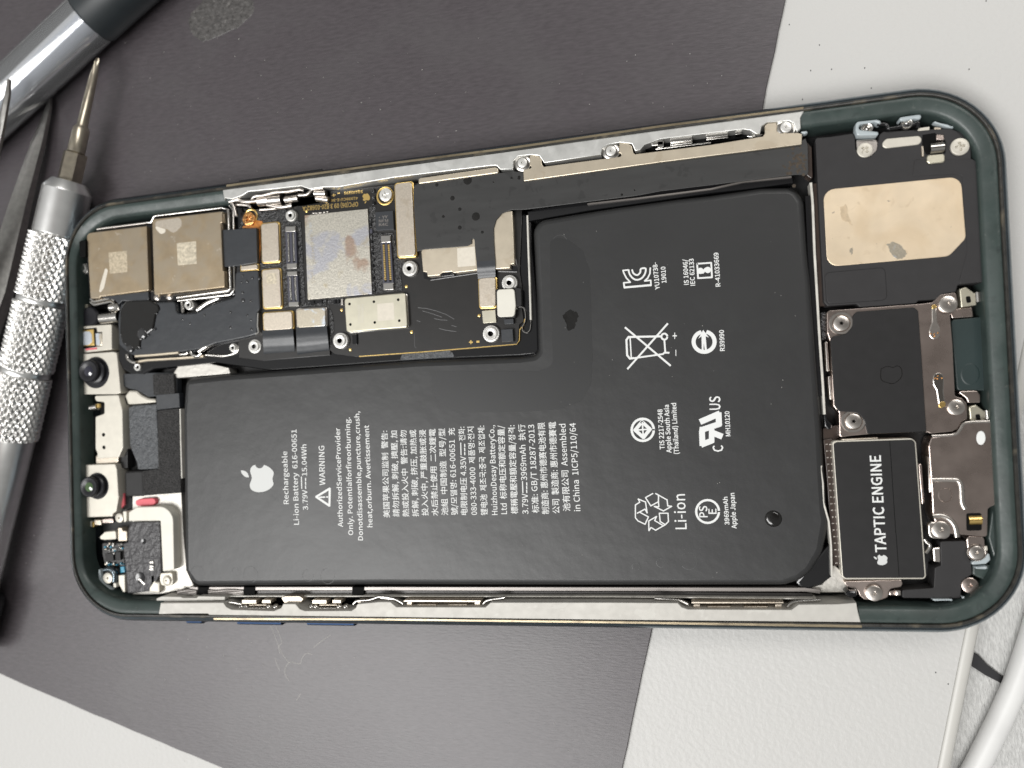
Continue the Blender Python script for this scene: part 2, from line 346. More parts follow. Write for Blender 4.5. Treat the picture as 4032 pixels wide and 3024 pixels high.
M['dust'] = mat('pale_dust', (0.36, 0.35, 0.33), 0.8)
M['residue'] = mat('dried_residue', (0.078, 0.074, 0.072), 0.42, n1=(1.2, 0.4), bump=(1.5, 1.0, 0.2), mixes=[(0.9, 0.62, 0.70, (0.20, 0.19, 0.18), 0.6)])
M['crumb'] = mat('dark_crumb', (0.08, 0.08, 0.08), 0.8)

# ================================================================== the setting
DZ = -0.6
def plane_poly(name, pts, z0, z1, m, bev=0.0, kind='structure', jag=0.0):
    v = ccw([Vector(P(p, z1)[:2]) for p in pts])
    if jag:
        o_ = []
        for i, p in enumerate(v):
            q = v[(i+1) % len(v)]; n = max(1, int((q-p).length / 3)); 
            for k in range(n):
                e = p.lerp(q, k/n); o_.append(e + Vector((random.uniform(-jag, jag), random.uniform(-jag, jag))))
        v = o_
    bm = bmesh.new(); loft(bm, [(v, z0), (v, z1 - bev), (offset(v, bev), z1)] if bev else [(v, z0), (v, z1)])
    o = link(name, bm, m, None, smooth=35)
    if kind: o['kind'] = kind
    return o
# the desk ends at its rounded edge on the right; a lower cloth-covered surface lies beyond
eL0, eL1 = P((3800, 2480), DZ), P((3690, 3024), DZ)
dirE = Vector((eL1.x - eL0.x, eL1.y - eL0.y)).normalized()
e_top = Vector((eL0.x, eL0.y)) - dirE * 260; e_bot = Vector((eL0.x, eL0.y)) + dirE * 220
bm = bmesh.new(); v = ccw([e_top, e_bot, Vector((-420, e_bot.y)), Vector((-420, e_top.y))])
loft(bm, [(v, DZ - 4), (v, DZ)])
desk = link('desk_surface', bm, M['desk']); desk['kind'] = 'structure'
nrm = Vector((-dirE.y, dirE.x)); nrm = nrm if nrm.x > 0 else -nrm
bm = bmesh.new()
prof = [(0.05, -6), (0.05, DZ - 0.10), (0.20, DZ + 0.10), (0.8, DZ + 0.20), (1.5, DZ + 0.05), (1.95, DZ - 0.5), (2.15, DZ - 1.6), (2.15, -6)]
rows = []
for e in (e_top, e_bot): rows.append([bm.verts.new((*(e + nrm * d_), z_)) for d_, z_ in prof])
for i in range(len(prof) - 1): bm.faces.new((rows[0][i], rows[0][i+1], rows[1][i+1], rows[1][i]))
bmesh.ops.recalc_face_normals(bm, faces=bm.faces)
de = link('desk_edge_trim', bm, M['desk_edge'], smooth=60); de['kind'] = 'structure'
bm = bmesh.new(); v = ccw([e_top + nrm*1.9, e_bot + nrm*1.9, e_bot + nrm*260, e_top + nrm*260])
v = [Vector(x) for x in v]; loft(bm, [(v, -9), (v, -7)])
cl = link('cloth_surface', bm, M['cloth']); cl['kind'] = 'structure'
def ground_strip(name, pts, z, h, m, label, cat, r=0.3):
    bm = bmesh.new(); add_slab(bm, pts, z, z + h, r, 0.05); o = link(name, bm, m); o['label'] = label; o['category'] = cat; o['group'] = 'black straps on the grey fabric'; return o
ground_strip('black_strap', g('U', (1040,520), (1120,570), (1200,660), (1345,775), (1480,840), (1480,960), (1310,825), (1180,760), (1060,680), (1000,640)), -7, 0.4, M['black_ink'],
    'black strap end crossing the grey fabric between desk edge and white cable', 'strap')
ground_strip('black_strap', g('U', (1480,930), (1520,960), (1560,985), (1800,1100), (1800,960), (1545,885), (1480,860)), -7, 0.4, M['black_ink'],
    'black strap piece on the grey fabric to the right of the white cable', 'strap')
bm = bmesh.new()
tube(bm, smoothline([P(p, -5.2) for p in g('U', (1900,-900), (1790,-200), (1650,330), (1500,780), (1360,1110), (1235,1370), (1085,1660), (790,2200))], 8), 1.75, 24)
o = link('white_cable', bm, M['cable'], smooth=60); o['label'] = 'thick white cable lying on grey fabric beside the desk edge'; o['category'] = 'cable'

# dark repair pad under the phone
pad = plane_poly('repair_pad', [(3093 + 0.212*400, -400), (3093 - 0.212*3424, 3424), (1700, 3424), (870, 3024), (420, 2835), (0, 2655), (-900, 2270), (-900, -400)], DZ, 0.0, M['mat_pad'], bev=0.12, kind=None, jag=0.07)
pad['label'] = 'dark grey brushed repair pad lying under the phone and tools'; pad['category'] = 'pad'
# dried spot and dust on the pad
def blob(pts, z0, z1, m, name, label, cat, amp=0.25, sub=4, group=None, kind=None):
    v = ccw([Vector(P(p, z1)[:2]) for p in pts]); v = rounded(v, 2.0, 4)
    v = [p + Vector((random.uniform(-amp, amp), random.uniform(-amp, amp))) for p in v]
    bm = bmesh.new(); loft(bm, [(v, z0), (offset(v, 0.1), z1)]); o = link(name, bm, m)
    if label: o['label'] = label; o['category'] = cat
    if kind: o['kind'] = kind
    return o
blob([(740,60),(800,0),(860,-40),(960,-30),(1010,20),(975,75),(930,110),(870,140),(800,165),(750,130)], 0.0, 0.05, M['residue'], 'residue_spot', 'greyish dried residue spot on the dark pad near the top', 'stain')
bm = bmesh.new()
def grains(bm, n, box, z, s0, s1):
    for _ in range(n):
        p = P((random.uniform(box[0], box[2]), random.uniform(box[1], box[3])), z)
        s = random.uniform(s0, s1); bmesh.ops.create_icosphere(bm, subdivisions=1, radius=s, matrix=Matrix.Translation((p.x, p.y, z + s*0.3)) @ Matrix.Rotation(random.random()*3, 4, 'Z') @ Matrix.Diagonal((1, random.uniform(0.4, 1), 0.5, 1)))
grains(bm, 90, (440, 150, 2900, 720), 0, 0.05, 0.13); grains(bm, 40, (520, 2500, 2500, 3000), 0, 0.04, 0.11); grains(bm, 16, (0, 2000, 250, 2500), 0, 0.05, 0.1)
o = link('dust', bm, M['dust']); o['kind'] = 'stuff'; o['label'] = 'pale dust grains scattered on the dark pad'; o['category'] = 'dust'
bm = bmesh.new()
for p in g('X', (637,347), (570,543), (730,533), (985,523), (1035,678), (507,765), (1787,533), (405,190), (1918,8), 'U', (700,733), (820,845)):
    q = P(p, DZ); bmesh.ops.create_icosphere(bm, subdivisions=1, radius=0.09, matrix=Matrix.Translation((q.x, q.y, DZ+0.05)) @ Matrix.Diagonal((1, 1.5, 0.6, 1)))
o = link('crumbs', bm, M['crumb']); o['kind'] = 'stuff'; o['label'] = 'tiny dark crumbs scattered on the white desk'; o['category'] = 'crumbs'
# hair scratches on the pad
bm = bmesh.new()
for pl in (g('R', (900,770),(940,870),(965,940),(1010,1040),(1060,1110),(1090,1130)), g('R', (950,780),(985,860),(1005,940),(975,970),(990,1040)), g('R', (1090,1120),(1050,1160),(1035,1230),(1080,1310)),
           g('R', (1100,1120),(1180,1140),(1200,1090),(1240,1040),(1300,1050)), g('R', (1310,985),(1390,920),(1480,860)), g('R', (940,1080),(960,1150),(990,1210)), g('R', (1190,1430),(1150,1490))):
    tube(bm, smoothline([P(p, 0.0) for p in pl], 4), 0.055, 5, flat=0.3)
o = link('hairline_scratches', bm, M['dust']); o['kind'] = 'stuff'; o['label'] = 'pale hairline scratches on the pad below the phone'; o['category'] = 'scratches'

# ================================================================== the tools on the left
# precision screwdriver
a3 = P((385, 228), 5.2); b3 = P((40, 1730), 5.2)
ax = (b3 - a3).normalized(); sx_ = ax.cross(Vector((0, 0, 1))).normalized(); ux_ = sx_.cross(ax)
def along(pix_y):   # distance along the axis for the axis point seen at photo row pix_y
    lo, hi = -10.0, 140.0
    for _ in range(40):
        m_ = (lo + hi)/2; q = RW2C @ (a3 + ax*m_ - CAM); y_ = H/2 - FPX*q.y/-q.z
        if y_ < pix_y: lo = m_
        else: hi = m_
    return lo
base = a3 + ax * 60; sd = thing('screwdriver', 'slim knurled aluminium precision screwdriver lying beside the phone', 'screwdriver', (base.x, base.y, 0))
def axial(name, prof, m, parent, seg=48, fn=None, smooth=40, hexa=False):
    bm = bmesh.new(); prev = None
    for s_, r_ in prof:
        c_ = a3 + ax*s_; cur = []
        n = 6 if hexa else seg
        for k in range(n):
            t = 2*math.pi*k/n + (0.42 if hexa else 0); rr = r_ + (fn(t, s_) if fn else 0)
            cur.append(bm.verts.new(c_ + sx_*rr*math.cos(t) + ux_*rr*math.sin(t)))
        if prev:
            for k in range(n): bm.faces.new((prev[k], cur[k], cur[(k+1) % n], prev[(k+1) % n]))
        else: bm.faces.new(cur)
        prev = cur
    bm.faces.new(list(reversed(prev))); bmesh.ops.recalc_face_normals(bm, faces=bm.faces)
    return link(name, bm, m, parent, smooth=smooth)
y1, y2, y3, y4, y5 = along(500), along(600), along(715), along(755), along(930)
def flutes(t, s_):   # the cross point of the bit
    return -0.28*abs(math.sin(2*t))*max(0, 1 - s_/3.2) if s_ < 3.2 else 0
bitp = axial('bit_shaft', [(0, 0.25), (0.5, 0.45), (1.5, 0.62), (3.2, 0.72), (4, 0.75), (y1-0.3, 0.95), (y1, 1.15), (y1+0.4, 1.45), (y2-0.6, 1.55), (y2, 1.55)], M['bit'], sd, fn=flutes)
axial('bit_hexagon', [(y2-0.05, 1.5), (y2+0.3, 2.15), (y3+1, 2.15)], M['bit'], sd, hexa=True, smooth=None)
axial('sleeve', [(y3-0.1, 1.9), (y3, 3.0), (y3+1.6, 4.15), (y3+1.9, 4.25), (y5-0.4, 4.30), (y5, 4.1)], M['alu'], sd, smooth=18)
yk = [along(930), along(1175), along(1195), along(1455), along(1475), along(1722)]
def tri(u): return 1 - abs((u % 1.0)*2 - 1)
def kn(t, s_): 
    u = t*26/(2*math.pi); w_ = s_/1.7
    return 0.42*min(tri(u + w_), tri(u - w_))
def dense(s0, s1, r_, step=0.16):
    n = int((s1-s0)/step); return [(s0, r_-0.4)] + [(s0+0.15+(s1-s0-0.3)*i/n, r_) for i in range(n+1)] + [(s1, r_-0.4)]
for i in (0, 2, 4): axial('knurled_grip', dense(yk[i], yk[i+1], 4.45), M['knurl'], sd, seg=234, fn=kn, smooth=None)
for i in (1, 3): axial('grip_ring', [(yk[i]-0.05, 4.2), (yk[i]+0.1, 4.3), (yk[i+1]-0.1, 4.3), (yk[i+1]+0.05, 4.2)], M['alu'], sd)
ye = along(2345)
axial('handle_shaft', [(yk[5]-0.1, 4.1), (yk[5]+0.2, 4.3), (ye*0.6+yk[5]*0.4, 4.0), (ye, 3.9)], M['alu'], sd)
axial('end_cap', [(ye-0.2, 3.2), (ye, 5.0), (ye+0.6, 5.25), (ye+5.5, 5.15), (ye+5.8, 4.5), (ye+6.3, 4.5), (ye+6.6, 5.0), (ye+7.8, 5.0), (ye+8.1, 4.4), (ye+8.6, 4.4), (ye+8.9, 4.9), (ye+10.5, 4.8), (ye+12, 3.8), (ye+12.3, 0.5)], M['rubber'], sd)

# tweezers: two prongs that run off the left edge and meet in a joined tail
tb = P((-500, 1900), 0); tw = thing('tweezers', 'worn grey steel tweezers with two open pointed prongs beside the screwdriver', 'tweezers', (tb.x, tb.y, 0))
def prong(lp, rp, z, name):
    bm = bmesh.new(); prev = None
    for (l, r_), zz in zip(zip(lp, rp), z):
        L_, R_ = P(l, zz), P(r_, zz); th = max(0.5, (R_-L_).length*0.35)
        mid = (L_+R_)/2
        cur = [bm.verts.new(x) for x in (L_, mid+Vector((0,0,0.25)), R_, R_-Vector((0,0,th)), L_-Vector((0,0,th)))]
        if prev:
            for k in range(5): bm.faces.new((prev[k], cur[k], cur[(k+1) % 5], prev[(k+1) % 5]))
        else: bm.faces.new(cur)
        prev = cur
    bm.faces.new(list(reversed(prev))); bmesh.ops.recalc_face_normals(bm, faces=bm.faces)
    return link(name, bm, M['tweezer'], tw, smooth=30)
prong([(192,377),(172,440),(120,560),(35,800),(-80,1150),(-330,1750),(-520,2150)], [(198,378),(196,420),(165,560),(102,800),(20,1150),(-210,1780),(-400,2190)], [1.2,1.6,2.4,3.4,4.4,5.2,5.4], 'prong')
prong([(30,311),(18,370),(-10,480),(-70,680),(-180,1020),(-370,1700),(-540,2150)], [(36,312),(35,370),(12,500),(-30,690),(-110,1040),(-290,1720),(-430,2190)], [11.6,11.4,10.8,10.0,9.0,7.0,6.0], 'prong')

# clear tube with black cap
p0, p1 = P((345, 65), 6.0), P((-120, 500), 6.0)
ax2 = (p1-p0).normalized(); c0 = p0
q0 = (RW2C @ (p0 - CAM)); tr = 204/2/ (FPX/-q0.z)
cb = p0 + ax2*10; tu = thing('clear_tube', 'clear acrylic tube with black cap lying at the top left corner', 'tube', (cb.x, cb.y, 0))
def axial2(name, prof, m, closed=False, seg=48):
    global a3, ax, sx_, ux_
    s = (a3, ax, sx_, ux_); a3, ax = p0 + Vector((0,0,tr-6.0+0.2)), ax2; sx_ = ax.cross(Vector((0,0,1))).normalized(); ux_ = sx_.cross(ax)
    if closed:
        bm = bmesh.new(); prev = None; first = None
        for s_, r_ in prof + [prof[0]]:
            c_ = a3 + ax*s_
            cur = first if (prev and first and (s_, r_) == prof[0] and prev is not first) else [bm.verts.new(c_ + sx_*r_*math.cos(2*math.pi*k/seg) + ux_*r_*math.sin(2*math.pi*k/seg)) for k in range(seg)]
            if not first: first = cur
            if prev:
                for k in range(seg): bm.faces.new((prev[k], cur[k], cur[(k+1) % seg], prev[(k+1) % seg]))
            prev = cur
        bmesh.ops.recalc_face_normals(bm, faces=bm.faces); o = link(name, bm, m, tu, smooth=40)
    else: o = axial(name, prof, m, tu, smooth=40)
    a3, ax, sx_, ux_ = s; return o
axial2('outer_tube', [(0, tr), (70, tr), (70, tr-1.1), (0, tr-1.1)], M['acrylic'], closed=True)
axial2('streak_tube', [(0.4, tr*0.70), (66, tr*0.70), (66, tr*0.55), (0.4, tr*0.55)], M['frosted'], closed=True)  # inner shell added to give the tube its pale light streaks
axial2('streak_core', [(0.8, tr*0.40), (64, tr*0.40), (64, tr*0.34), (0.8, tr*0.34)], M['frosted'], closed=True)  # narrower shell, also added for the streaks of light
axial2('cap', [(0.0, 0.3), (-0.05, tr*0.98), (-0.5, tr*1.04), (-26, tr*1.10), (-30, tr*1.06), (-31, 0.4)], M['cap'])

# ================================================================== the opened phone
pc = P((2100, 1600), 0)
phone = thing('opened_smartphone', 'opened dark green smartphone with battery and circuit board exposed', 'smartphone', (pc.x, pc.y, 0))
RZ = 7.5
quad = [Vector(P(p, RZ)[:2]) for p in [(250,822),(3930,317),(4044,2478),(285,2427)]]
quad = ccw(quad)
def ring(d, r):
    return rounded(offset(quad, -d), r, 14)
R0 = 11.2
def rloft(name, prof, m, label=None, cap=False, parent=phone, closed=True, mis=None):
    bm = bmesh.new(); prev = None; first = None
    rings = [(ring(d, R0 + d), z) for d, z in prof]
    for i, (poly, z) in enumerate(rings + ([rings[0]] if closed else [])):
        if closed and i == len(rings): cur = first
        else: cur = [bm.verts.new((p[0], p[1], z)) for p in poly]
        first = first or cur
        if prev:
            n = len(cur)
            for k in range(n): bm.faces.new((prev[k], prev[(k+1) % n], cur[(k+1) % n], cur[k]))
        prev = cur
    if cap: bm.faces.new(prev); bm.faces.new(list(reversed(first)))
    bmesh.ops.recalc_face_normals(bm, faces=bm.faces)
    return link(name, bm, m, parent, smooth=50, label=label)
band = rloft('steel_band', [(-2.4, 0.35), (-0.8, 0.35), (0.2, 0.8), (0.75, 1.6), (1.1, 2.8), (1.2, 4.2), (1.15, 5.4), (0.95, 6.3), (0.6, 6.95), (0.2, 7.32), (-0.05, 7.38), (-0.1, 7.1), (-2.4, 1.2)], M['band'], label='dark polished steel side band')
rloft('rim', [(-0.03, 7.0), (-0.03, 7.46), (-0.12, 7.54), (-0.42, 7.54), (-0.5, 7.44), (-0.5, 7.0)], M['rim'], label='scuffed black rim with adhesive residue')
def ledge(name, side, label):
    prof = [(-0.52, 2.0), (-0.52, 7.12), (-0.60, 7.18), (-1.2, 7.08), (-2.2, 6.85), (-2.7, 6.6), (-2.85, 6.2), (-2.9, 2.0)]
    base = []
    b0 = ring(0, R0); n = len(b0)
    cols = []; xl = P((262, 1500), 7).x
    for d, z in prof:
        r_ = ring(d, R0 + d); q_ = []
        for i in range(n):
            a_, b_ = r_[i], r_[(i+1) % n]; L_ = (b0[(i+1) % n] - b0[i]).length; m_ = 90 if L_ > 60 else 1
            for k in range(m_):
                w_ = a_.lerp(b_, k/m_)
                if side < 0 and d < -0.8: w_.x -= 1.25*min(1, max(0, (9 - (w_.x - xl))/5))*min(1, (-d-0.6)/1.6)
                q_.append((w_, z))
        cols.append(q_)
    xa, xb = P((905, 770), 7).x, P((3160, 450), 7).x; xc, xd = P((640, 2400), 7).x, P((3380, 2440), 7).x; ym = P((2000, 1500), 7).y
    N = len(cols[0]); bm = bmesh.new(); V = [[bm.verts.new((q[0].x, q[0].y, q[1])) for q in c_] for c_ in cols]
    for i in range(N):
        j = (i+1) % N; x = (cols[0][i][0].x + cols[0][j][0].x)/2; y = cols[0][i][0].y
        lim = (xa, xb) if y > ym else (xc, xd)
        keep = x < lim[0] if side < 0 else x > lim[1]
        if keep:
            for c_ in range(len(cols)-1): bm.faces.new((V[c_][i], V[c_][j], V[c_+1][j], V[c_+1][i]))
    bmesh.ops.delete(bm, geom=[v_ for v_ in bm.verts if not v_.link_faces], context='VERTS')
    bmesh.ops.recalc_face_normals(bm, faces=bm.faces)
    return link(name, bm, M['green'], phone, smooth=50, label=label)
ledge('green_ledge', -1, 'dark green inner ledge at the camera end'); ledge('green_ledge', 1, 'dark green inner ledge at the charging port end')
bm = bmesh.new(); v = ring(-1.0, R0-1.0); loft(bm, [(v, 0.1), (v, 1.8)]); link('back_plate', bm, M['floor'], phone)
for p, L_ in (((770, 2452), 3.6), ((1025, 2457), 9.2), ((1305, 2460), 9.4)):      # buttons on the side band
    q = P(p, 4.2); bm = bmesh.new(); v = rounded(ccw([Vector((q.x-L_/2, q.y-0.1)), Vector((q.x+L_/2, q.y-0.1)), Vector((q.x+L_/2, q.y+0.9)), Vector((q.x-L_/2, q.y+0.9))]), 0.3)
    loft(bm, [(v, 2.9), (v, 4.3), (offset(v, 0.25), 4.7)]); link('side_button', bm, M['button'], phone)
q = P((1085, 706), 4.2); bm = bmesh.new(); v = ccw([Vector(P(p, 5.6)[:2]) for p in g('D', (250,168), (1150,40), (1150,62), (250,190))]); loft(bm, [(v, 3.0), (v, 5.6)]); link('side_button', bm, M['black_gloss'], phone)

# silver side rails
top_rail = g('_', (876,748), (1500,665), (2000,597), (2600,511), (3168,434), 'L', (1525,180), (1530,290), (1490,330), (1450,235), (1400,208), (1160,228), (1105,270), (1085,352),
   (1040,352), (980,312), (900,302), (0,408), 'K', (1600,292), (1485,335), (1440,388), (1385,400), (1350,320), (1220,306), (1085,330), (1025,375), (1010,440), (395,530), (340,450), (250,441), (110,455), (60,500), (50,600),
   'I', (1160,48), (1120,5), (1070,5), (0,135), 'D', (1330,240), (1170,240), (1020,262), (930,228), (350,290), (290,330), (180,370), (100,360), 'C', (1755,250))
slab('side_rail', top_rail, 2.0, 7.28, M['rail'], phone, bev=0.1, label='scuffed silver rail along the upper long side')
bot_rail = g('G', (1410,1565), 'R', (440,548), (470,590), (520,615), (930,628), (1000,600), (1020,560), (1140,560), (1180,610), (1230,628), (1680,626), (1720,600), (1740,560), (1960,540), 'S', (0,540), (90,541), (150,590), (1010,592), (1062,546), (2212,546),
   'T', (660,551), (700,592), (760,612), (1760,617), (1830,566), (2212,562), 'Q', (555,1060), (575,1160), (600,1255), (0,1248), 'T', (0,718), 'S', (0,690), 'R', (330,688), (290,655), (0,655), 'V', (1255,440))
slab('side_rail', bot_rail, 2.0, 7.28, M['rail_warm'], phone, bev=0.1, label='warm silver rail along the lower long side')
# bronze adhesive line beside the rails
def ribbon(name, pts, w, z0, z1, m, parent, label=None):
    c_ = [Vector(P(p, z1)[:2]) for p in pts]; L_, R_ = [], []
    for i, p in enumerate(c_):
        t = (c_[min(i+1, len(c_)-1)] - c_[max(i-1, 0)]).normalized(); n = Vector((-t.y, t.x)) * w/2
        L_.append(p+n); R_.append(p-n)
    v = ccw(L_ + R_[::-1]); bm = bmesh.new(); b = min(0.06, w*0.2, (z1-z0)*0.5)
    loft(bm, [(v, z0), (v, z1-b), (offset(v, b), z1)]); return link(name, bm, m, parent, label=label)
ribbon('adhesive_line', [(890,731), (1500,648), (2000,584), (2600,497), (3165,425)], 0.42, 7.3, 7.50+0.07, M['gasket'], phone)
ribbon('adhesive_line', [(840,2437), (1500,2439), (2400,2450), (3395,2466)], 0.42, 7.3, 7.50+0.07, M['gasket'], phone)

# steel floor plates seen between the parts
slab('floor_plate', g('G', (1000,-80), (1710,-60), (1740,600), (1790,1100), (1900,1330), (1400,1440), (1000,1450)), 2.0, 3.8, M['floor_steel'], phone, bev=0.1)
slab('floor_plate', g('Q', (330,680), (420,760), (560,830), (560,960), (430,960), (160,960), (0,905), (220,880)), 2.0, 4.2, M['floor_steel'], phone, bev=0.1)
slab('floor_plate', g('H', (-350,1130), (140,1240), (155,1300), (-420,1350), (-470,1310)), 2.0, 4.4, M['floor_steel'], phone, bev=0.1)

# ------------------------------------------------------------------ battery
BZ = 6.0
bat_pts = g('_', (727,1495), 'H', (100,1320), (2212,1165), 'Y', (1900,455), (2050,435), 'I', (1560,1500), (1530,900), 'I', (1515,610), 'K', (700,1090), (1200,1010), (1850,920), (2212,880), 'L', (1100,938), (1460,930), (1560,1080), (1600,1659),
   'N', (105,400), (165,1200), 'O', (215,500), (235,900), (262,1300), 'Q', (278,250), (225,560), (110,755), (0,842), 'T', (1700,378), 'T', (0,380), 'S', (0,375), 'R', (160,390), 'G', (1750,1100), 'F', (1725,300))
rr_ = [1.2, 0, 0, 0, 1.2, 0, 0, 2.4, 0, 0, 0, 0, 1.0, 2.6, 2.0, 0, 0, 0, 0, 0, 0, 4.0, 4.0, 3.0, 3.0, 3.0, 0, 0, 2.2, 1.5, 0]
v = [tuple(P(p, BZ)[:2]) for p in bat_pts]
if area2(v) < 0: v = v[::-1]; rr_ = rr_[::-1]
bv = rounded(v, rr_, 7)
bm = bmesh.new()
loft(bm, [(offset(bv, -0.4), 2.0), (offset(bv, -0.4), 3.4), (offset(bv, -0.22), 4.7), (offset(bv, 0.0), 5.35), (offset(bv, 0.2), 5.70), (offset(bv, 0.5), 5.90), (offset(bv, 0.95), BZ)])
battery = link('battery', bm, M['battery'], phone, smooth=60, label='large charcoal lithium battery with white printed text')

# text and strokes printed on the battery
ZP = [BZ + 0.012]
def basis(p0_, p1_, z):
    A, B = P(p0_, z), P(p1_, z); u = (B - A); L_ = u.length; u = u.normalized(); n = Vector((-u.y, u.x, 0)); return A, u, n, L_
FONT = None
try:    # the plain sans-serif font that ships inside Blender itself; the built-in one otherwise
    import os
    FONT = bpy.data.fonts.load(os.path.join(bpy.utils.resource_path('LOCAL'), 'datafiles', 'fonts', 'Noto Sans CJK Regular.woff2'))
except Exception: FONT = None
def glyphs(body):
    cu = bpy.data.curves.new('lettering_source', 'FONT'); cu.body = body; cu.size = 1.0
    if FONT: cu.font = FONT
    cu.resolution_u = 2; cu.fill_mode = 'BOTH'
    o = bpy.data.objects.new('lettering_source', cu); COL.objects.link(o); 
    dg = bpy.context.evaluated_depsgraph_get(); me = bpy.data.meshes.new_from_object(o.evaluated_get(dg))
    bpy.data.objects.remove(o); bpy.data.curves.remove(cu); return me
_cap = []
def caph():
    if not _cap:
        me = glyphs('H'); _cap.append(max(v_.co.y for v_ in me.vertices)); bpy.data.meshes.remove(me)
    return _cap[0]
def add_text(bm, body, k, s, e, cap, z, bold=0.0, capref=0.73):
    """body from photo point s to e along its baseline; cap: capital height in crop pixels"""
    me = glyphs(body)
    if not me.vertices: return
    xs = [w_.co.x for w_ in me.vertices]; x0, x1 = min(xs), max(xs)
    sc_ = CROP[k][2]; A, u, n, L_ = basis(px(k, *s), px(k, *e), z)
    mid = ((px(k, *s)[0]+px(k, *e)[0])/2, (px(k, *s)[1]+px(k, *e)[1])/2)
    q = RW2C @ (P(mid, z) - CAM); hmm = cap / sc_ / (FPX/-q.z); ky = hmm/caph()
    h_ = max(bold, 0.25)*0.6
    for rep in ((-h_, -h_), (h_, -h_), (-h_, h_), (h_, h_)):
        vs = [bm.verts.new(A + u*((w_.co.x-x0)/(x1-x0)*L_ + rep[0]*0.06) + n*(w_.co.y*ky + rep[1]*0.06) + Vector((0, 0, 0.001*(rep[0] > 0) + 0.002*(rep[1] > 0)))) for w_ in me.vertices]
        for p in me.polygons:
            try: bm.faces.new([vs[i] for i in p.vertices])
            except ValueError: pass
    bpy.data.meshes.remove(me)
def stroke(bm, pts, w, z=None, closed=False):
    """flat line of width w (mm) through 3-D-plane points; each segment a hair above the last"""
    z0 = z if z is not None else ZP[0]
    P_ = [Vector(p[:2]) for p in pts]; 
    if closed: P_ = P_ + [P_[0]]
    for i in range(len(P_)-1):
        a_, b_ = P_[i], P_[i+1]; t = (b_-a_)
        if t.length < 1e-6: continue
        t.normalize(); n = Vector((-t.y, t.x))*w/2; e = t*w*0.28; zz = z0 + 0.0012*(i % 3) 
        vs = [bm.verts.new((*q, zz)) for q in (a_-e-n, b_+e-n, b_+e+n, a_-e+n)]; bm.faces.new(vs)
def S(bm, k, pts, wpx, closed=False, z=None, n=0):
    zz = z if z is not None else ZP[0]; ZP[0] += 0.0005
    q = [P(px(k, *p), zz) for p in pts]
    if n: q = smoothline(q + ([q[0]] if closed else []), n)
    sc_ = CROP[k][2]; c_ = RW2C @ (q[0]-CAM); stroke(bm, q, wpx/sc_/(FPX/-c_.z), zz, closed and not n)
def fillp(bm, k, pts, z=None, n=0, r=0):
    zz = z if z is not None else ZP[0]; ZP[0] += 0.0008
    q = [P(px(k, *p), zz) for p in pts]
    if n: q = smoothline(q + [q[0]], n)[:-1]
    v_ = ccw([Vector(p[:2]) for p in q])
    if r: v_ = rounded(v_, r)
    capfill(bm, [Vector((*p[:2], zz)) for p in v_])
def circ(cx, cy, rx, ry=None, n=28, a0=0, a1=2*math.pi):
    ry = ry or rx; return [(cx + rx*math.cos(a0+(a1-a0)*i/n), cy + ry*math.sin(a0+(a1-a0)*i/n)) for i in range(n + (1 if a1-a0 < 6.2 else 0))]
bm = bmesh.new(); TZ = BZ + 0.012
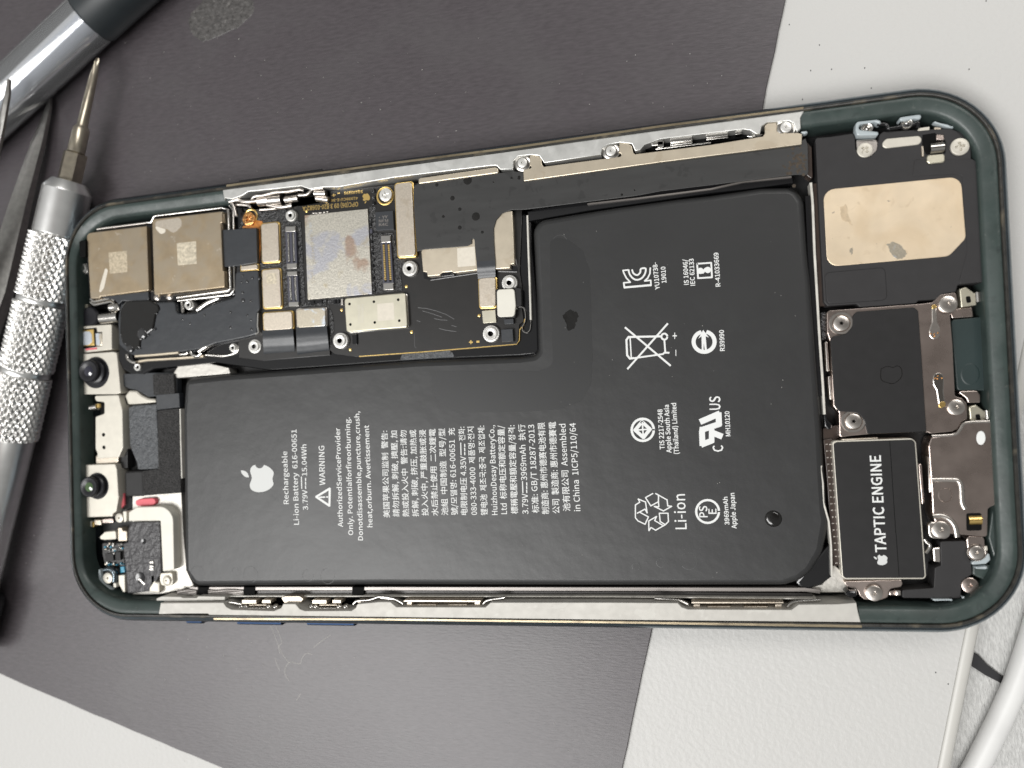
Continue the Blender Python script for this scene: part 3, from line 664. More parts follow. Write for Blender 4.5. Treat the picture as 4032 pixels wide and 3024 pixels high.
for body, k, s, e, cap, bold in [
  ('Rechargeable', 'a', (793,1062), (775,490), 60, .3), ('Li-ion Battery  616-00651', 'a', (905,1288), (877,252), 60, .3),
  ('3.79V', 'a', (1003,1127), (992,908), 58, .3), ('15.04Wh', 'a', (992,755), (984,415), 58, .3), ('WARNING', 'a', (1190,858), (1180,430), 66, .3),
  ('AuthorizedServiceProvider', 'a', (1383,1312), (1350,235), 56, .4), ('Only. Potentialforfireorburning.', 'a', (1495,1402), (1458,120), 56, .4),
  ('Donotdisassemble,puncture,crush,', 'a', (1602,1458), (1560,55), 56, .4), ('heat,orburn. Avertissement', 'a', (1705,1315), (1665,205), 56, .4),
  ('美国苹果公司监制  警告:', 'b', (92,1210), (66,265), 62, 0), ('請勿拆解, 刺破, 擠壓, 加', 'b', (196,1200), (170,265), 62, 0), ('熱或投入火中  警告:请勿', 'b', (302,1200), (272,260), 62, 0),
  ('拆解, 刺破, 挤压, 加热或', 'b', (407,1200), (377,255), 62, 0), ('投入火中, 严重鼓胀或浸', 'b', (512,1190), (482,255), 62, 0), ('水后禁止使用  二次鋰電', 'b', (620,1190), (587,245), 62, 0),
  ('池組  中国制造  型号/型', 'b', (727,1185), (692,240), 62, 0), ('號/모델명: 616-00651  充', 'b', (832,1182), (797,235), 62, 0), ('电限制电压 4.35V', 'b', (937,1182), (924,545), 62, 0), ('전화:', 'b', (914,372), (907,222), 62, 0),
  ('080-333-4000  제품명:전지', 'b', (1046,1182), (1006,222), 62, 0), ('锂电池  제조국:중국  제조업체:', 'b', (1157,1185), (1122,210), 64, 0), ('HuizhouDesay BatteryCo.,', 'b', (1270,1182), (1232,205), 62, 0),
  ('Ltd  标称电压和额定容量/', 'b', (1372,1172), (1337,208), 64, 0), ('標稱電壓和額定容量/정격:', 'b', (1487,1170), (1452,205), 64, 0), ('3.79V', 'b', (1605,1172), (1597,950), 64, 0), ('3969mAh  执行', 'b', (1590,805), (1562,195), 64, 0),
  ('标准: GB/T 18287-2013', 'b', (1717,1160), (1666,198), 64, 0), ('制造商: 惠州市德赛电池有限', 'b', (1827,1172), (1777,175), 66, 0), ('公司  製造商: 惠州市德賽電', 'b', (1942,1165), (1897,168), 66, 0),
  ('池有限公司  Assembled', 'b', (2057,1140), (2008,190), 66, 0), ('in China  1ICP5/110/64', 'b', (2172,1140), (2118,180), 66, 0),
  ('YU10738-', 'c', (685,520), (655,228), 48, .5), ('19010', 'c', (757,450), (745,275), 48, .5), ('IS 16046/', 'c', (1000,470), (985,195), 48, .5), ('IEC 62133', 'c', (1070,480), (1052,188), 48, .5),
  ('R-41033669', 'c', (1345,490), (1322,122), 48, .5), ('R39990', 'c', (1392,1192), (1382,965), 48, .5), ('+', 'c', (880,1062), (880,995), 62, .5), ('–', 'c', (885,1248), (885,1182), 62, .5),
  ('TIS 2217-2548', 'd', (738,742), (712,308), 50, .5), ('Apple South Asia', 'd', (812,780), (782,260), 50, .5), ('(Thailand) Limited', 'd', (893,793), (862,240), 50, .5),
  ('C', 'd', (1375,768), (1372,700), 106, .6), ('US', 'd', (1345,312), (1342,168), 112, .7), ('MH10120', 'd', (1455,600), (1442,330), 48, .5), ('Li-ion', 'd', (978,1612), (958,1232), 118, .4),
  ('PS', 'd', (1206,1482), (1200,1362), 86, .6), ('E', 'd', (1302,1446), (1300,1392), 82, .6), ('3969mAh', 'd', (1443,1565), (1422,1262), 46, .5), ('Apple Japan', 'd', (1522,1605), (1497,1220), 50, .5)]:
    add_text(bm, body, k, s, e, cap, TZ, bold)
for (k, x0, x1, ya, yb) in (('a', 935, 970, 895, 768), ('b', 872, 905, 528, 398), ('b', 1545, 1580, 940, 818)):   # direct-current signs
    S(bm, k, [(x0, ya), (x0-4, yb)], 11, z=TZ); d_ = (ya-yb)/3
    for i in range(3): S(bm, k, [(x1+8, ya-i*d_), (x1+6, ya-i*d_-d_*0.68)], 12, z=TZ)
S(bm, 'a', [(1092,985), (1236,1082), (1240,895)], 24, closed=True, z=TZ); S(bm, 'a', [(1130,990), (1186,988)], 16, z=TZ); S(bm, 'a', [(1206,987), (1218,987)], 16, z=TZ)
# KC mark
S(bm, 'c', [(300,503), (590,477)], 22); S(bm, 'c', [(300,503), (293,452)], 18); S(bm, 'c', [(293,452), (365,446), (322,400), (296,350), (285,318), (338,312)], 16); S(bm, 'c', [(590,477), (586,425), (520,432), (555,400), (578,350), (582,290)], 16)
S(bm, 'c', [(345,312), (358,360), (395,405), (440,420), (490,400), (525,350), (530,296), (480,300), (472,340), (440,368), (400,350), (384,312)], 18, n=3)
# BIS mark in its frame
S(bm, 'c', [(1092,245), (1245,234), (1254,392), (1102,402)], 18, closed=True); fillp(bm, 'c', circ(1128, 322, 34)); fillp(bm, 'c', circ(1208, 312, 34)); fillp(bm, 'c', [(1100,318), (1238,308), (1238,322), (1100,332)]); S(bm, 'c', [(1150,340), (1185,302)], 30)
# crossed-out bin
S(bm, 'c', [(345,1042), (700,1035)], 18); S(bm, 'c', [(385,1275), (720,1228), (745,1205), (735,1075)], 18); S(bm, 'c', [(700,1035), (345,1042), (322,1075), (330,1240), (360,1278), (400,1272)], 22); S(bm, 'c', [(362,1050), (375,1268)], 14)
S(bm, 'c', [(310,940), (800,1352)], 20); S(bm, 'c', [(336,1388), (770,898)], 20); S(bm, 'c', circ(735, 1038, 32), 20, closed=True); S(bm, 'c', [(745,1212), (785,1214)], 20)
# ring with arrow
S(bm, 'c', circ(1168, 1094, 114, 110, 30, -1.25, 4.35), 42); fillp(bm, 'c', [(1158,965), (1220,1048), (1185,1035), (1200,1215), (1180,1215), (1165,1110), (1160,1215), (1143,1215), (1140,1035), (1105,1060)])
# TIS ring and diamond
S(bm, 'd', circ(500, 532, 120), 26, closed=True); S(bm, 'd', [(492,445), (580,525), (508,615), (417,535)], 38, closed=True); S(bm, 'd', [(495,450), (506,610)], 16); S(bm, 'd', [(420,535), (580,525)], 16)
# component mark
S(bm, 'd', [(1150,690), (1145,560), (1150,520)], 62); S(bm, 'd', [(1150,690), (1250,650)], 62); S(bm, 'd', [(1250,650), (1250,540)], 58); S(bm, 'd', [(1150,530), (1330,470)], 62); S(bm, 'd', [(1250,560), (1350,600)], 64); S(bm, 'd', [(1330,470), (1325,360)], 64); S(bm, 'd', [(1325,360), (1140,440)], 64)
# recycling arrows
for pl in ([(450,1285), (468,1320), (420,1350), (420,1490), (450,1525), (525,1560)], [(525,1560), (562,1480), (468,1430)], [(450,1285), (530,1318), (548,1438), (525,1395), (440,1440)],
           [(610,1225), (530,1270), (588,1360), (670,1315), (672,1245), (640,1225)], [(640,1225), (765,1295), (772,1360), (815,1365), (725,1415), (625,1365), (675,1370), (670,1300)],
           [(680,1440), (775,1440), (780,1530), (745,1565), (690,1530), (680,1440)], [(745,1565), (640,1625), (590,1595), (567,1630), (565,1525), (650,1475), (630,1520), (715,1570)]):
    S(bm, 'd', pl, 13)
S(bm, 'd', circ(1206, 1421, 124), 24, closed=True)
bmesh.ops.transform(bm, matrix=Matrix.Identity(4), verts=bm.verts)
for f in bm.faces:
    f.normal_update()
    if f.normal.z < 0: f.normal_flip()
link('printed_lettering', bm, M['print'], battery, smooth=None, label='white safety text and approval marks printed on the battery')
# fruit mark
def fruit(bm, k, cx, cy, w, h, ang, z):
    """bitten fruit emblem, its top pointing along ang (crop pixels)"""
    half = [(0.0, 0.40), (0.10, 0.43), (0.24, 0.48), (0.38, 0.44), (0.47, 0.30), (0.50, 0.10), (0.47, -0.12), (0.40, -0.30), (0.30, -0.44), (0.20, -0.50), (0.10, -0.48), (0.0, -0.455)]
    body = [(x, y) for x, y in half] + [(-x, y) for x, y in reversed(half[1:-1])]
    ca, sa = math.cos(ang), math.sin(ang)
    def tr_(q): x, y = q[0]*w, q[1]*h; return (cx + x*sa + y*ca, cy - x*ca*1.0 + y*sa) if False else (cx + y*ca - x*sa, cy + y*sa + x*ca)
    # bite: remove a disc on the right-hand side (text reading direction)
    bx, by, br = 0.545, 0.10, 0.195
    pts = []
    dense_ = []
    n = len(body)
    sm = smoothline([Vector((*q, 0)) for q in body] + [Vector((*body[0], 0))], 6)[:-1]
    sm = [(q.x, q.y) for q in sm]
    ins = [((q[0]-bx)**2 + (q[1]-by)**2) < br**2 for q in sm]
    i0 = next(i for i in range(len(sm)) if ins[i] and not ins[i-1]); i1 = next(i for i in range(len(sm)) if not ins[i] and ins[i-1])
    a0 = math.atan2(sm[i0-1][1]-by, sm[i0-1][0]-bx); a1 = math.atan2(sm[i1][1]-by, sm[i1][0]-bx)
    if a0 < 0: a0 += 2*math.pi
    if a1 < 0: a1 += 2*math.pi
    arc = [(bx + br*math.cos(a0+(a1-a0)*t/12), by + br*math.sin(a0+(a1-a0)*t/12)) for t in range(13)]
    out = arc + (sm[i1:] + sm[:i0] if i1 > i0 else sm[i1:i0])
    fillp(bm, k, [tr_(q) for q in out], z=z)
    leaf = [(0.02, 0.52), (0.03, 0.66), (0.12, 0.80), (0.25, 0.86), (0.24, 0.70), (0.16, 0.58)]
    lf = smoothline([Vector((*q, 0)) for q in leaf] + [Vector((*leaf[0], 0))], 4)[:-1]
    fillp(bm, k, [tr_((q.x, q.y)) for q in lf], z=z)
bm = bmesh.new(); fruit(bm, 'a', 497, 783, 305, 262, math.pi + 0.03, TZ)
for f in bm.faces:
    f.normal_update()
    if f.normal.z < 0: f.normal_flip()
link('printed_logo', bm, M['print_logo'], battery, smooth=None, label='pale grey bitten fruit logo')
# tape under the wrap: faint raised outline, small stains
def dome(bm, p, r, h, z, n=20, sq=1.0):
    q = P(p, z); lathe(bm, q.x, q.y, [(r, z), (r*0.92, z+h*0.45), (r*0.7, z+h*0.8), (r*0.4, z+h*0.96), (0, z+h)], n)
slab('under_tape', g('_', (1696,1460), (1700,1540), (1735,1592), (1790,1624), (2060,1622), (2200,1612), (2290,1580), (2328,1510), (2333,1400), (2322,1060), (2295,985), (2240,945), (2200,935), (2165,945), (2168,1150), (2178,1440), (2120,1462)), BZ-0.02, BZ+0.015, M['battery_tape'], battery, r=1.5, bev=0.012, label='faint raised tape outline under the battery wrap')
def blobp(pts, z, h, m, name, parent, r=0.5, label=None):
    rnd = random.Random(len(pts)*17 + int(pts[0][0])); q = []
    for i, p in enumerate(pts):
        n_ = pts[(i+1) % len(pts)]
        for k in range(4): q.append((p[0]+(n_[0]-p[0])*k/4 + rnd.uniform(-3.5, 3.5), p[1]+(n_[1]-p[1])*k/4 + rnd.uniform(-3.5, 3.5)))
    return slab(name, q, z-0.01, z+h, m, parent, r=0.06, bev=0.004, label=label)
blobp(g('I', (1840,1640), (1870,1600), (1930,1575), (1990,1600), (2010,1650), (1985,1720), (1960,1790), (1900,1800), (1880,1730)), BZ+0.02, 0.03, M['goo'], 'dark_stain', battery)
bm = bmesh.new(); dome(bm, px('d', 1922, 1500), 1.25, 0.28, BZ+0.01); link('wet_spot', bm, M['goo'], battery)
bm = bmesh.new(); random.seed(3)
for _ in range(46):
    p_ = P((random.uniform(800, 3150), random.uniform(1560, 2280)) if random.random() < 0.6 else (random.uniform(2200, 3150), random.uniform(880, 1600)), BZ)
    bmesh.ops.create_icosphere(bm, subdivisions=1, radius=random.uniform(0.025, 0.06), matrix=Matrix.Translation((p_.x, p_.y, BZ+0.01)) @ Matrix.Diagonal((1, random.uniform(0.5, 2), 0.5, 1)))
sp = link('dust_specks', bm, M['dust'], battery); sp['kind'] = 'stuff'
bm = bmesh.new()
for k, x, y, r_ in (('R',195,275,1.5), ('R',557,246,0.65), ('R',705,275,1.4), ('K',563,1395,1.2), ('T',765,145,1.3), ('T',255,198,0.6), ('T',497,162,0.7), ('R',1260,285,1.0), ('R',1450,292,1.3)):
    c_ = P(px(k, x, y), BZ); a0_ = random.random()*6
    tube(bm, [c_ + Vector((r_*math.cos(a0_+t*0.26), r_*math.sin(a0_+t*0.26), 0.0)) for t in range(20)], 0.045, 5, flat=0.3)
link('drying_rings', bm, M['battery_ring'], battery, label='faint drying rings left by droplets')
slab('corner_foil', g('Q', (0,905), (-40,860), (290,480), (330,640), (320,800), (210,890), (80,925)), 3.0, 4.9, M['battery_side'], battery, bev=0.3, label='glossy black foil fold at the battery corner')
ribbon('foil_edge', [(3180,770), (3190,1000), (3215,1300), (3232,1560)], 0.7, 3.0, 5.2, M['battery_side'], battery)
ribbon('foil_edge', g('K', (220,1110), (900,990), (2212,800), 'L', (900,900), (1440,830)), 1.6, 3.0, 5.4, M['battery_side'], battery)
ribbon('foil_edge', g('K', (865,975), (1400,915), (2212,810), 'L', (900,870), (1430,815)), 0.28, 5.3, 5.9, M['grey_strip'], battery)

# ------------------------------------------------------------------ main circuit board
BD = 5.3
slab('board_tray', g('E', (790,560), (785,800), (850,930), (960,1000), (1150,1005), (1300,935), (1800,885), (2212,842), 'H', (600,1268), (2212,1160), 'Y', (1900,450), (2030,440), (2060,400), (2050,100), 'I', (1505,900), (1500,560), (1420,520), 'I', (1300,480), (900,300), 'D', (1500,250), (200,450), 'C', (1870,560), (1700,1300)), 2.0, 4.9, M['black_gloss'], phone, r=0.5, bev=0.4, label='glossy black tray wall around the circuit board')
board = slab('circuit_board', g('D', (270,520), (480,480), (745,455), (940,450), (1245,405), (1240,282), (1690,236), (1925,212), 'I', (250,200), (1100,100), (1400,450), 'J', (1830,430), (1860,640), (1860,960), (1890,1160), (1825,1210), (1800,1490), 'Y', (1880,350), (630,447), (590,450), (440,430), (400,400), 'H', (1240,1100), (500,1160), (250,1130), 'D', (220,1180)), 4.6, BD, M['pcb'], phone, bev=0.06, label='black main circuit board')
ribbon('gold_edge', g('Y', (630,449), (1100,416), (1500,384), (1880,352), (1900,320), (1902,235), (1935,200), (1942,150)), 0.16, 4.7, BD+0.03, M['gold'], board)
slab('potting_resin', g('D', (290,560), (480,490), (740,460), (925,620), (975,1490), (1200,1510), (1265,1600), 'H', (1280,700), (1285,860), (1240,900), (1260,1080), (1230,560), (500,600), 'D', (470,1160), (240,700)), 5.0, BD+0.12, M['resin'], board, r=0.3, bev=0.08, label='bubbly black resin around the connectors')
slab('potting_resin', g('D', (1700,740), (1930,735), (1990,1000), (2080,1030), (2010,1140), (2035,1370), (1740,1400), (1715,1200)), 5.0, BD+0.12, M['resin'], board, r=0.3, bev=0.08)
slab('potting_resin', g('D', (1660,450), (1740,440), (1745,720), (1700,740), (1735,1400), (1700,1400)), 5.0, BD+0.10, M['resin'], board, r=0.2, bev=0.08)
slab('potting_resin', g('H', (990,520), (1400,470), (1395,560), (1240,540), (1000,560)), 5.0, BD+0.10, M['resin'], board, r=0.2, bev=0.08)
def shield(pts, z=BD+0.75, m='shield', r=0.55, name='metal_shield', base=True, label=None, parent=board):
    if base:
        c_ = [sum(p[0] for p in pts)/len(pts), sum(p[1] for p in pts)/len(pts)]
        slab('shield_base', [(c_[0]+(p[0]-c_[0])*1.0+ (7 if p[0] > c_[0] else -2), c_[1]+(p[1]-c_[1])*1.0 + (6 if p[1] > c_[1] else -3)) for p in pts], BD-0.2, z-0.35, M['gold'] if m in ('shield',) else M['steel'], parent, r=r)
    return slab(name, pts, BD-0.1, z, M[m], parent, r=r, bev=0.12, label=label)
shield(g('D', (490,640), (675,618), (690,1045), (500,1060))); shield(g('D', (498,1142), (692,1122), (712,1545), (515,1556)))
shield(g('H', (510,642), (825,620), (835,815), (520,836))); shield(g('H', (873,602), (1190,582), (1196,785), (883,805)), m='stained', label='metal shield with a pale blue stain')
shield(g('D', (1945,206), (2130,180), (2172,985), (1980,1000)), z=BD+1.0, label='tall narrow metal shield')
shield(g('C', (1925,962), (2110,938), (2110,995), (1930,1010)), r=0.2)
slab('processor_lid', g('D', (965,547), (1650,475), (1700,1400), (1000,1465)), BD-0.1, BD+0.55, M['cpu'], board, r=0.06, bev=0.05, label='large mottled processor lid')
shield(g('I', (922,1232), (1105,1216), (1112,1540), (935,1552)), z=BD+0.9)
slab('metal_shield', g('J', (1280,1010), (1475,995), (1490,1175), (1297,1190)), BD-0.1, BD+0.35, M['sim_shield'], board, r=0.1, bev=0.05)
slab('white_cover', g('J', (1495,700), (1750,685), (1772,930), (1752,1092), (1505,1102)), BD, BD+1.5, M['cream_white'], board, r=0.55, bev=0.12, label='white rounded connector cover')
slab('cover_base', g('J', (1480,690), (1760,670), (1850,680), (1860,930), (1775,950), (1770,1110), (1495,1115)), BD, BD+1.1, M['black'], board, r=0.3)
sim = slab('radio_shield', g('H', (1395,482), (2060,420), (2085,770), (2075,800), (1420,852)), BD-0.1, BD+0.95, M['sim_shield'], board, r=0.55, bev=0.16, label='pale metal shield with punched holes and engraved numbers')
slab('shield_skirt', g('H', (1405,500), (2085,425), (2108,790), (1440,868)), BD-0.1, BD+0.45, M['chrome'], board, r=0.5, bev=0.1)
bm = bmesh.new()
for h in ((1455,545), (1720,520), (1985,498), (1465,768), (1730,746), (1997,726)):
    q = P(px('H', *h), BD+0.95); lathe(bm, q.x, q.y, [(0.24, BD+0.952), (0.22, BD+0.956), (0, BD+0.957)], 16)
link('hole_shade_discs', bm, M['hole'], board)  # dark discs on the lid, painting the shade inside the holes
slab('sticker', g('H', (1755,545), (1935,528), (1945,715), (1762,732)), BD+0.95, BD+0.965, M['sticker'], board, r=0, bev=0.005)
def textmesh(name, items, m, parent, z, label=None):
    bm = bmesh.new()
    for body, k, s, e, cap, bold in items: add_text(bm, body, k, s, e, cap, z, bold)
    for f in bm.faces:
        f.normal_update()
        if f.normal.z < 0: f.normal_flip()
    return link(name, bm, m, parent, smooth=None, label=label)
textmesh('engraved_text', [('C0794630', 'H', (1578,752), (1570,555), 26, .2), ('7UQLT08BH', 'H', (1608,750), (1607,548), 22, .2)], M['cream'], board, BD+0.965)
textmesh('gold_lettering', [('OPC(06) 09 3 820-01682-A', 'D', (1548,400), (945,450), 48, .3), ('41999CU E-38', 'D', (1545,345), (1255,372), 28, .3), ('5Q10529S', 'D', (1600,275), (1395,292), 28, .3), ('+', 'D', (1302,305), (1262,310), 40, .8), ('▪', 'D', (1350,290), (1325,292), 30, 0)], M['gold'], board, BD+0.02, label='gold code lettering on the board')
bm = bmesh.new()
for p in g('H', (1367,608), (1462,1040), (2130,847), (2073,352), 'J', (1240,1077), 'D', (985,500)):
    q = P(p, BD); lathe(bm, q.x, q.y, [(0.25, BD+0.01), (0.2, BD+0.03), (0, BD+0.03)], 16)
S(bm, 'J', [(1098,1465), (1145,1465)], 16, z=BD+0.02); S(bm, 'J', [(1121,1442), (1121,1488)], 16, z=BD+0.022); S(bm, 'J', [(1210,1458), (1236,1458)], 30, z=BD+0.02)
link('test_pads', bm, M['gold'], board)
bm = bmesh.new(); fruit(bm, 'D', 1635, 350, 82, 78, math.pi/2 - 0.1, BD+0.03)
for f in bm.faces:
    f.normal_update()
    if f.normal.z < 0: f.normal_flip()
link('gold_logo', bm, M['gold'], board, smooth=None)
def chip(pts, txt=None):
    slab('chip', pts, BD, BD+0.7, M['flex_blue'], board, r=0.05, bev=0.06)
chip(g('D', (1735,512), (1925,496), (1937,700), (1745,716))); chip(g('J', (1558,1283), (1725,1270), (1737,1450), (1570,1462))); chip(g('J', (1600,1130), (1735,1120), (1742,1195), (1610,1203)))
textmesh('chip_marking', [('•YY', 'D', (1775,585), (1870,578), 30, 0), ('NFM', 'D', (1775,625), (1875,618), 30, 0), ('K4C', 'D', (1775,665), (1875,658), 30, 0)], M['grey_strip'], board, BD+0.72)
textmesh('faint_marking', [('JS0 3245 UH425S1', 'D', (1010,590), (1055,1080), 30, 0), ('INA 1', 'D', (1022,1170), (1050,1290), 40, 0)], M['stained'], board, BD+0.565)
slab('small_bump', g('H', (1478,880), (1535,868), (1540,990), (1485,980)), BD, BD+0.35, M['black_gloss'], board, r=0.2)
rnd = random.Random(5)
def tiny_row(k, x0, y0, x1, y1, n, w, h, mats_):
    for i in range(n):
        t = (i + rnd.uniform(0.1, 0.4))/n; x, y = x0+(x1-x0)*t, y0+(y1-y0)*t; w_, h_ = w*rnd.uniform(0.7, 1.1), h*rnd.uniform(0.7, 1.1)
        slab('tiny_component', g(k, (x, y), (x+w_, y-2), (x+w_+1, y+h_-2), (x+1, y+h_)), BD, BD+0.35+rnd.random()*0.15, M[rnd.choice(mats_)], board, r=0.05, bev=0.05)
tiny_row('H', 1010, 505, 1210, 490, 4, 45, 45, ['black_gloss', 'resin']); tiny_row('H', 1270, 500, 1385, 490, 3, 28, 60, ['black_gloss', 'connector', 'steel'])
tiny_row('D', 1668, 560, 1706, 1380, 13, 26, 46, ['black_gloss', 'resin', 'connector']); tiny_row('D', 1030, 520, 1230, 500, 5, 30, 14, ['black_gloss', 'steel']); tiny_row('D', 1690, 250, 1705, 440, 3, 30, 50, ['black_gloss', 'resin'])
bm = bmesh.new()
for pl_ in ([(350,960), (480,975), (620,1010), (760,1060), (880,1130)], [(590,1120), (680,1140), (780,1145)], [(660,1265), (760,1290), (910,1310)], [(840,1220), (915,1240)], [(335,1150), (390,1168)], [(420,1010), (560,1050), (700,1100)], [(300,1330), (305,1530), (330,1550)]):
    tube(bm, [P(px('J', *q_), BD+0.0) for q_ in pl_], 0.06, 5, flat=0.3)
link('scratches', bm, M['battery_ring'], board, label='fine scratches on the black board film')
# board-to-board connectors
def connector(tl, tr_, br, bl, k, parent=board):
    pts = g(k, tl, tr_, br, bl); z = BD+0.62
    c_ = slab('connector', pts, BD, z, M['connector'], parent, r=0.15, bev=0.06)
    def at(u, v_): 
        a_ = [tl[i]+(tr_[i]-tl[i])*u for i in (0, 1)]; b_ = [bl[i]+(br[i]-bl[i])*u for i in (0, 1)]
        return (a_[0]+(b_[0]-a_[0])*v_, a_[1]+(b_[1]-a_[1])*v_)
    for v0, v1 in ((0.0, 0.13), (0.87, 1.0)):
        e = slab('connector_end', g(k, at(0.02, v0), at(0.98, v0), at(0.98, v1), at(0.02, v1)), BD, z+0.10, M['chrome'], parent, r=0.12, bev=0.08)
    slab('connector_slot', g(k, at(0.18, 0.15), at(0.82, 0.15), at(0.82, 0.85), at(0.18, 0.85)), BD, z+0.02, M['hole'], parent, bev=0.005)
    slab('connector_tongue', g(k, at(0.38, 0.12), at(0.62, 0.12), at(0.62, 0.88), at(0.38, 0.88)), BD, z+0.09, M['connector'], parent, bev=0.04)
    bm = bmesh.new(); n = 20
    for u0, u1 in ((0.16, 0.34), (0.66, 0.84)):
        for i in range(n):
            v0 = 0.17 + 0.66*i/n; v1 = v0 + 0.66/n*0.55
            add_slab(bm, g(k, at(u0, v0), at(u1, v0), at(u1, v1), at(u0, v1)), BD, z+0.06, 0, 0.01)
    link('contact_pins', bm, M['gold'] if tl[0] > 1700 else M['chrome'], parent)
connector((752,668), (868,664), (885,1125), (770,1132), 'D'); connector((772,1158), (886,1154), (905,1535), (792,1540), 'D'); connector((1792,768), (1900,764), (1937,1355), (1822,1362), 'D')

# ---- screws and standoffs
def seen(k, c_, rpx, z):
    q = P(px(k, *c_), z); d_ = RW2C @ (q-CAM); return q, rpx/CROP[k][2]/(FPX/-d_.z)
def standoff(k, c_, rpx, z, parent=board, m='white_metal', knurled=True, floor=4.0):
    q, r = seen(k, c_, rpx, z); bm = bmesh.new()
    f = (lambda t: 1 + 0.05*abs(math.sin(11*t))) if knurled else None
    lathe(bm, q.x, q.y, [(r, floor), (r, z-0.5), (r*0.97, z-0.4), (r*0.80, z-0.38), (r*0.80, z-0.08), (r*0.74, z), (r*0.62, z), (r*0.58, z-0.06), (r*0.44, z-0.08), (r*0.34, z-0.12)], 66, mod=f)
    lathe(bm, q.x, q.y, [(r*0.34, z-0.12), (r*0.32, z-1.2), (0, z-1.2)], 66, mi=1)
    return link('standoff', bm, [M[m], M['hole'] if m == 'white_metal' else M['copper']], parent, smooth=40)
def star(n, ro, ri, k=0.0): return [(ro if i % 2 == 0 else ri, k + math.pi*i/n) for i in range(2*n)]
def screw(k, c_, rpx, z, parent, m='steel', head='star', h=0.35, label=None, washer=None, floor=None):
    q, r = seen(k, c_, rpx, z); bm = bmesh.new()
    # recess cut into the head: outer ring of verts bridged to a star-shaped pit
    n = 40; b = min(0.12, r*0.15)
    lathe(bm, q.x, q.y, [(r, (floor if floor is not None else z-h)), (r, z-b), (r-b*0.3, z-b*0.3), (r-b, z)], n)
    top = [v_ for v_ in bm.verts if abs(v_.co.z - z) < 1e-6]
    if head == 'cross':
        a_, w_ = r*0.52, r*0.15; st = []
        for s_ in range(4):
            t = s_*math.pi/2 + (0.75 if c_[0] < 1000 else 0.1); ct, sn = math.cos(t), math.sin(t)
            for x, y in ((w_, -w_), (a_, -w_), (a_, w_)): st.append((x*ct - y*sn, x*sn + y*ct))
    else:
        st = [((r*0.30 if i % 2 == 0 else r*0.17)*math.cos(math.pi*i/5), (r*0.30 if i % 2 == 0 else r*0.17)*math.sin(math.pi*i/5)) for i in range(10)]
    st = sorted(st, key=lambda p: 0) 
    pit = [bm.verts.new((q.x+x, q.y+y, z)) for x, y in st]; pit2 = [bm.verts.new((q.x+x*0.85, q.y+y*0.85, z-min(0.35, h*0.9))) for x, y in st]
    e0 = [bm.edges.get((pit[i], pit[(i+1) % len(pit)])) or bm.edges.new((pit[i], pit[(i+1) % len(pit)])) for i in range(len(pit))]
    outer = [e for v_ in top for e in v_.link_edges if e.other_vert(v_) in top]
    bmesh.ops.triangle_fill(bm, edges=list(set(outer)) + e0, use_beauty=True)
    for i in range(len(pit)): bm.faces.new((pit[i], pit[(i+1) % len(pit)], pit2[(i+1) % len(pit)], pit2[i]))
    bm.faces.new(pit2)
    bmesh.ops.recalc_face_normals(bm, faces=bm.faces)
    o = link('screw', bm, M[m], parent, smooth=35, label=label)
    if washer:
        bm = bmesh.new(); lathe(bm, q.x, q.y, [(r*washer, z-0.5), (r*washer, z-0.22), (r*washer*0.95, z-0.15), (r*1.12, z-0.16), (r*1.05, z-0.4)], 40); link('screw_seat', bm, M[m], parent)
    return o
standoff('D', (805,545), 64, BD+1.0, knurled=False); standoff('D', (2100,1122), 82, BD+1.1); standoff('H', (1343,943), 84, BD+1.1); standoff('J', (1672,600), 112, BD+1.1); standoff('J', (1403,1340), 120, BD+1.1)
standoff('C', (1352,1382), 54, 5.9, parent=phone, knurled=False); standoff('E', (1068,905), 68, 5.2, parent=phone, knurled=False)
bm = bmesh.new(); q, r = seen('D', (1845,338), 100, BD); lathe(bm, q.x, q.y, [(r, BD), (r, BD+0.1), (r*0.9, BD+0.14), (r*0.8, BD+0.1)], 36); link('gold_ring', bm, M['gold'], board)
screw('D', (1845,322), 72, BD+0.7, board, m='white_metal', label='screw with an orange tinted cross slot', head='cross')
screw('D', (355,585), 76, BD+0.5, board, m='copper', head='cross', label='orange corroded copper screw')
bm = bmesh.new(); q, r = seen('D', (385,560), 82, BD); lathe(bm, q.x, q.y, [(r, BD), (r, BD+0.15), (r*0.9, BD+0.2), (r*0.8, BD+0.15)], 36); link('gold_ring', bm, M['gold'], board)
slab('orange_residue', g('D', (425,595), (505,610), (510,640), (480,660), (490,900), (470,1090), (450,1080), (445,740), (410,690), (280,685), (300,660), (410,655)), BD+0.1, BD+0.2, M['rust'], board, r=0.2, label='orange rust residue')
bm = bmesh.new(); q, r = seen('H', (405,1030), 88, BD-0.4); lathe(bm, q.x, q.y, [(r, 4.3), (r, BD-0.1), (r*0.9, BD), (r*0.8, BD-0.05)], 36); link('gold_ring', bm, M['gold'], board)
standoff('H', (408,1005), 74, BD+0.5, knurled=True, m='white_metal'); 
standoff('H', (178,1020), 48, BD+0.3, parent=phone, knurled=False)

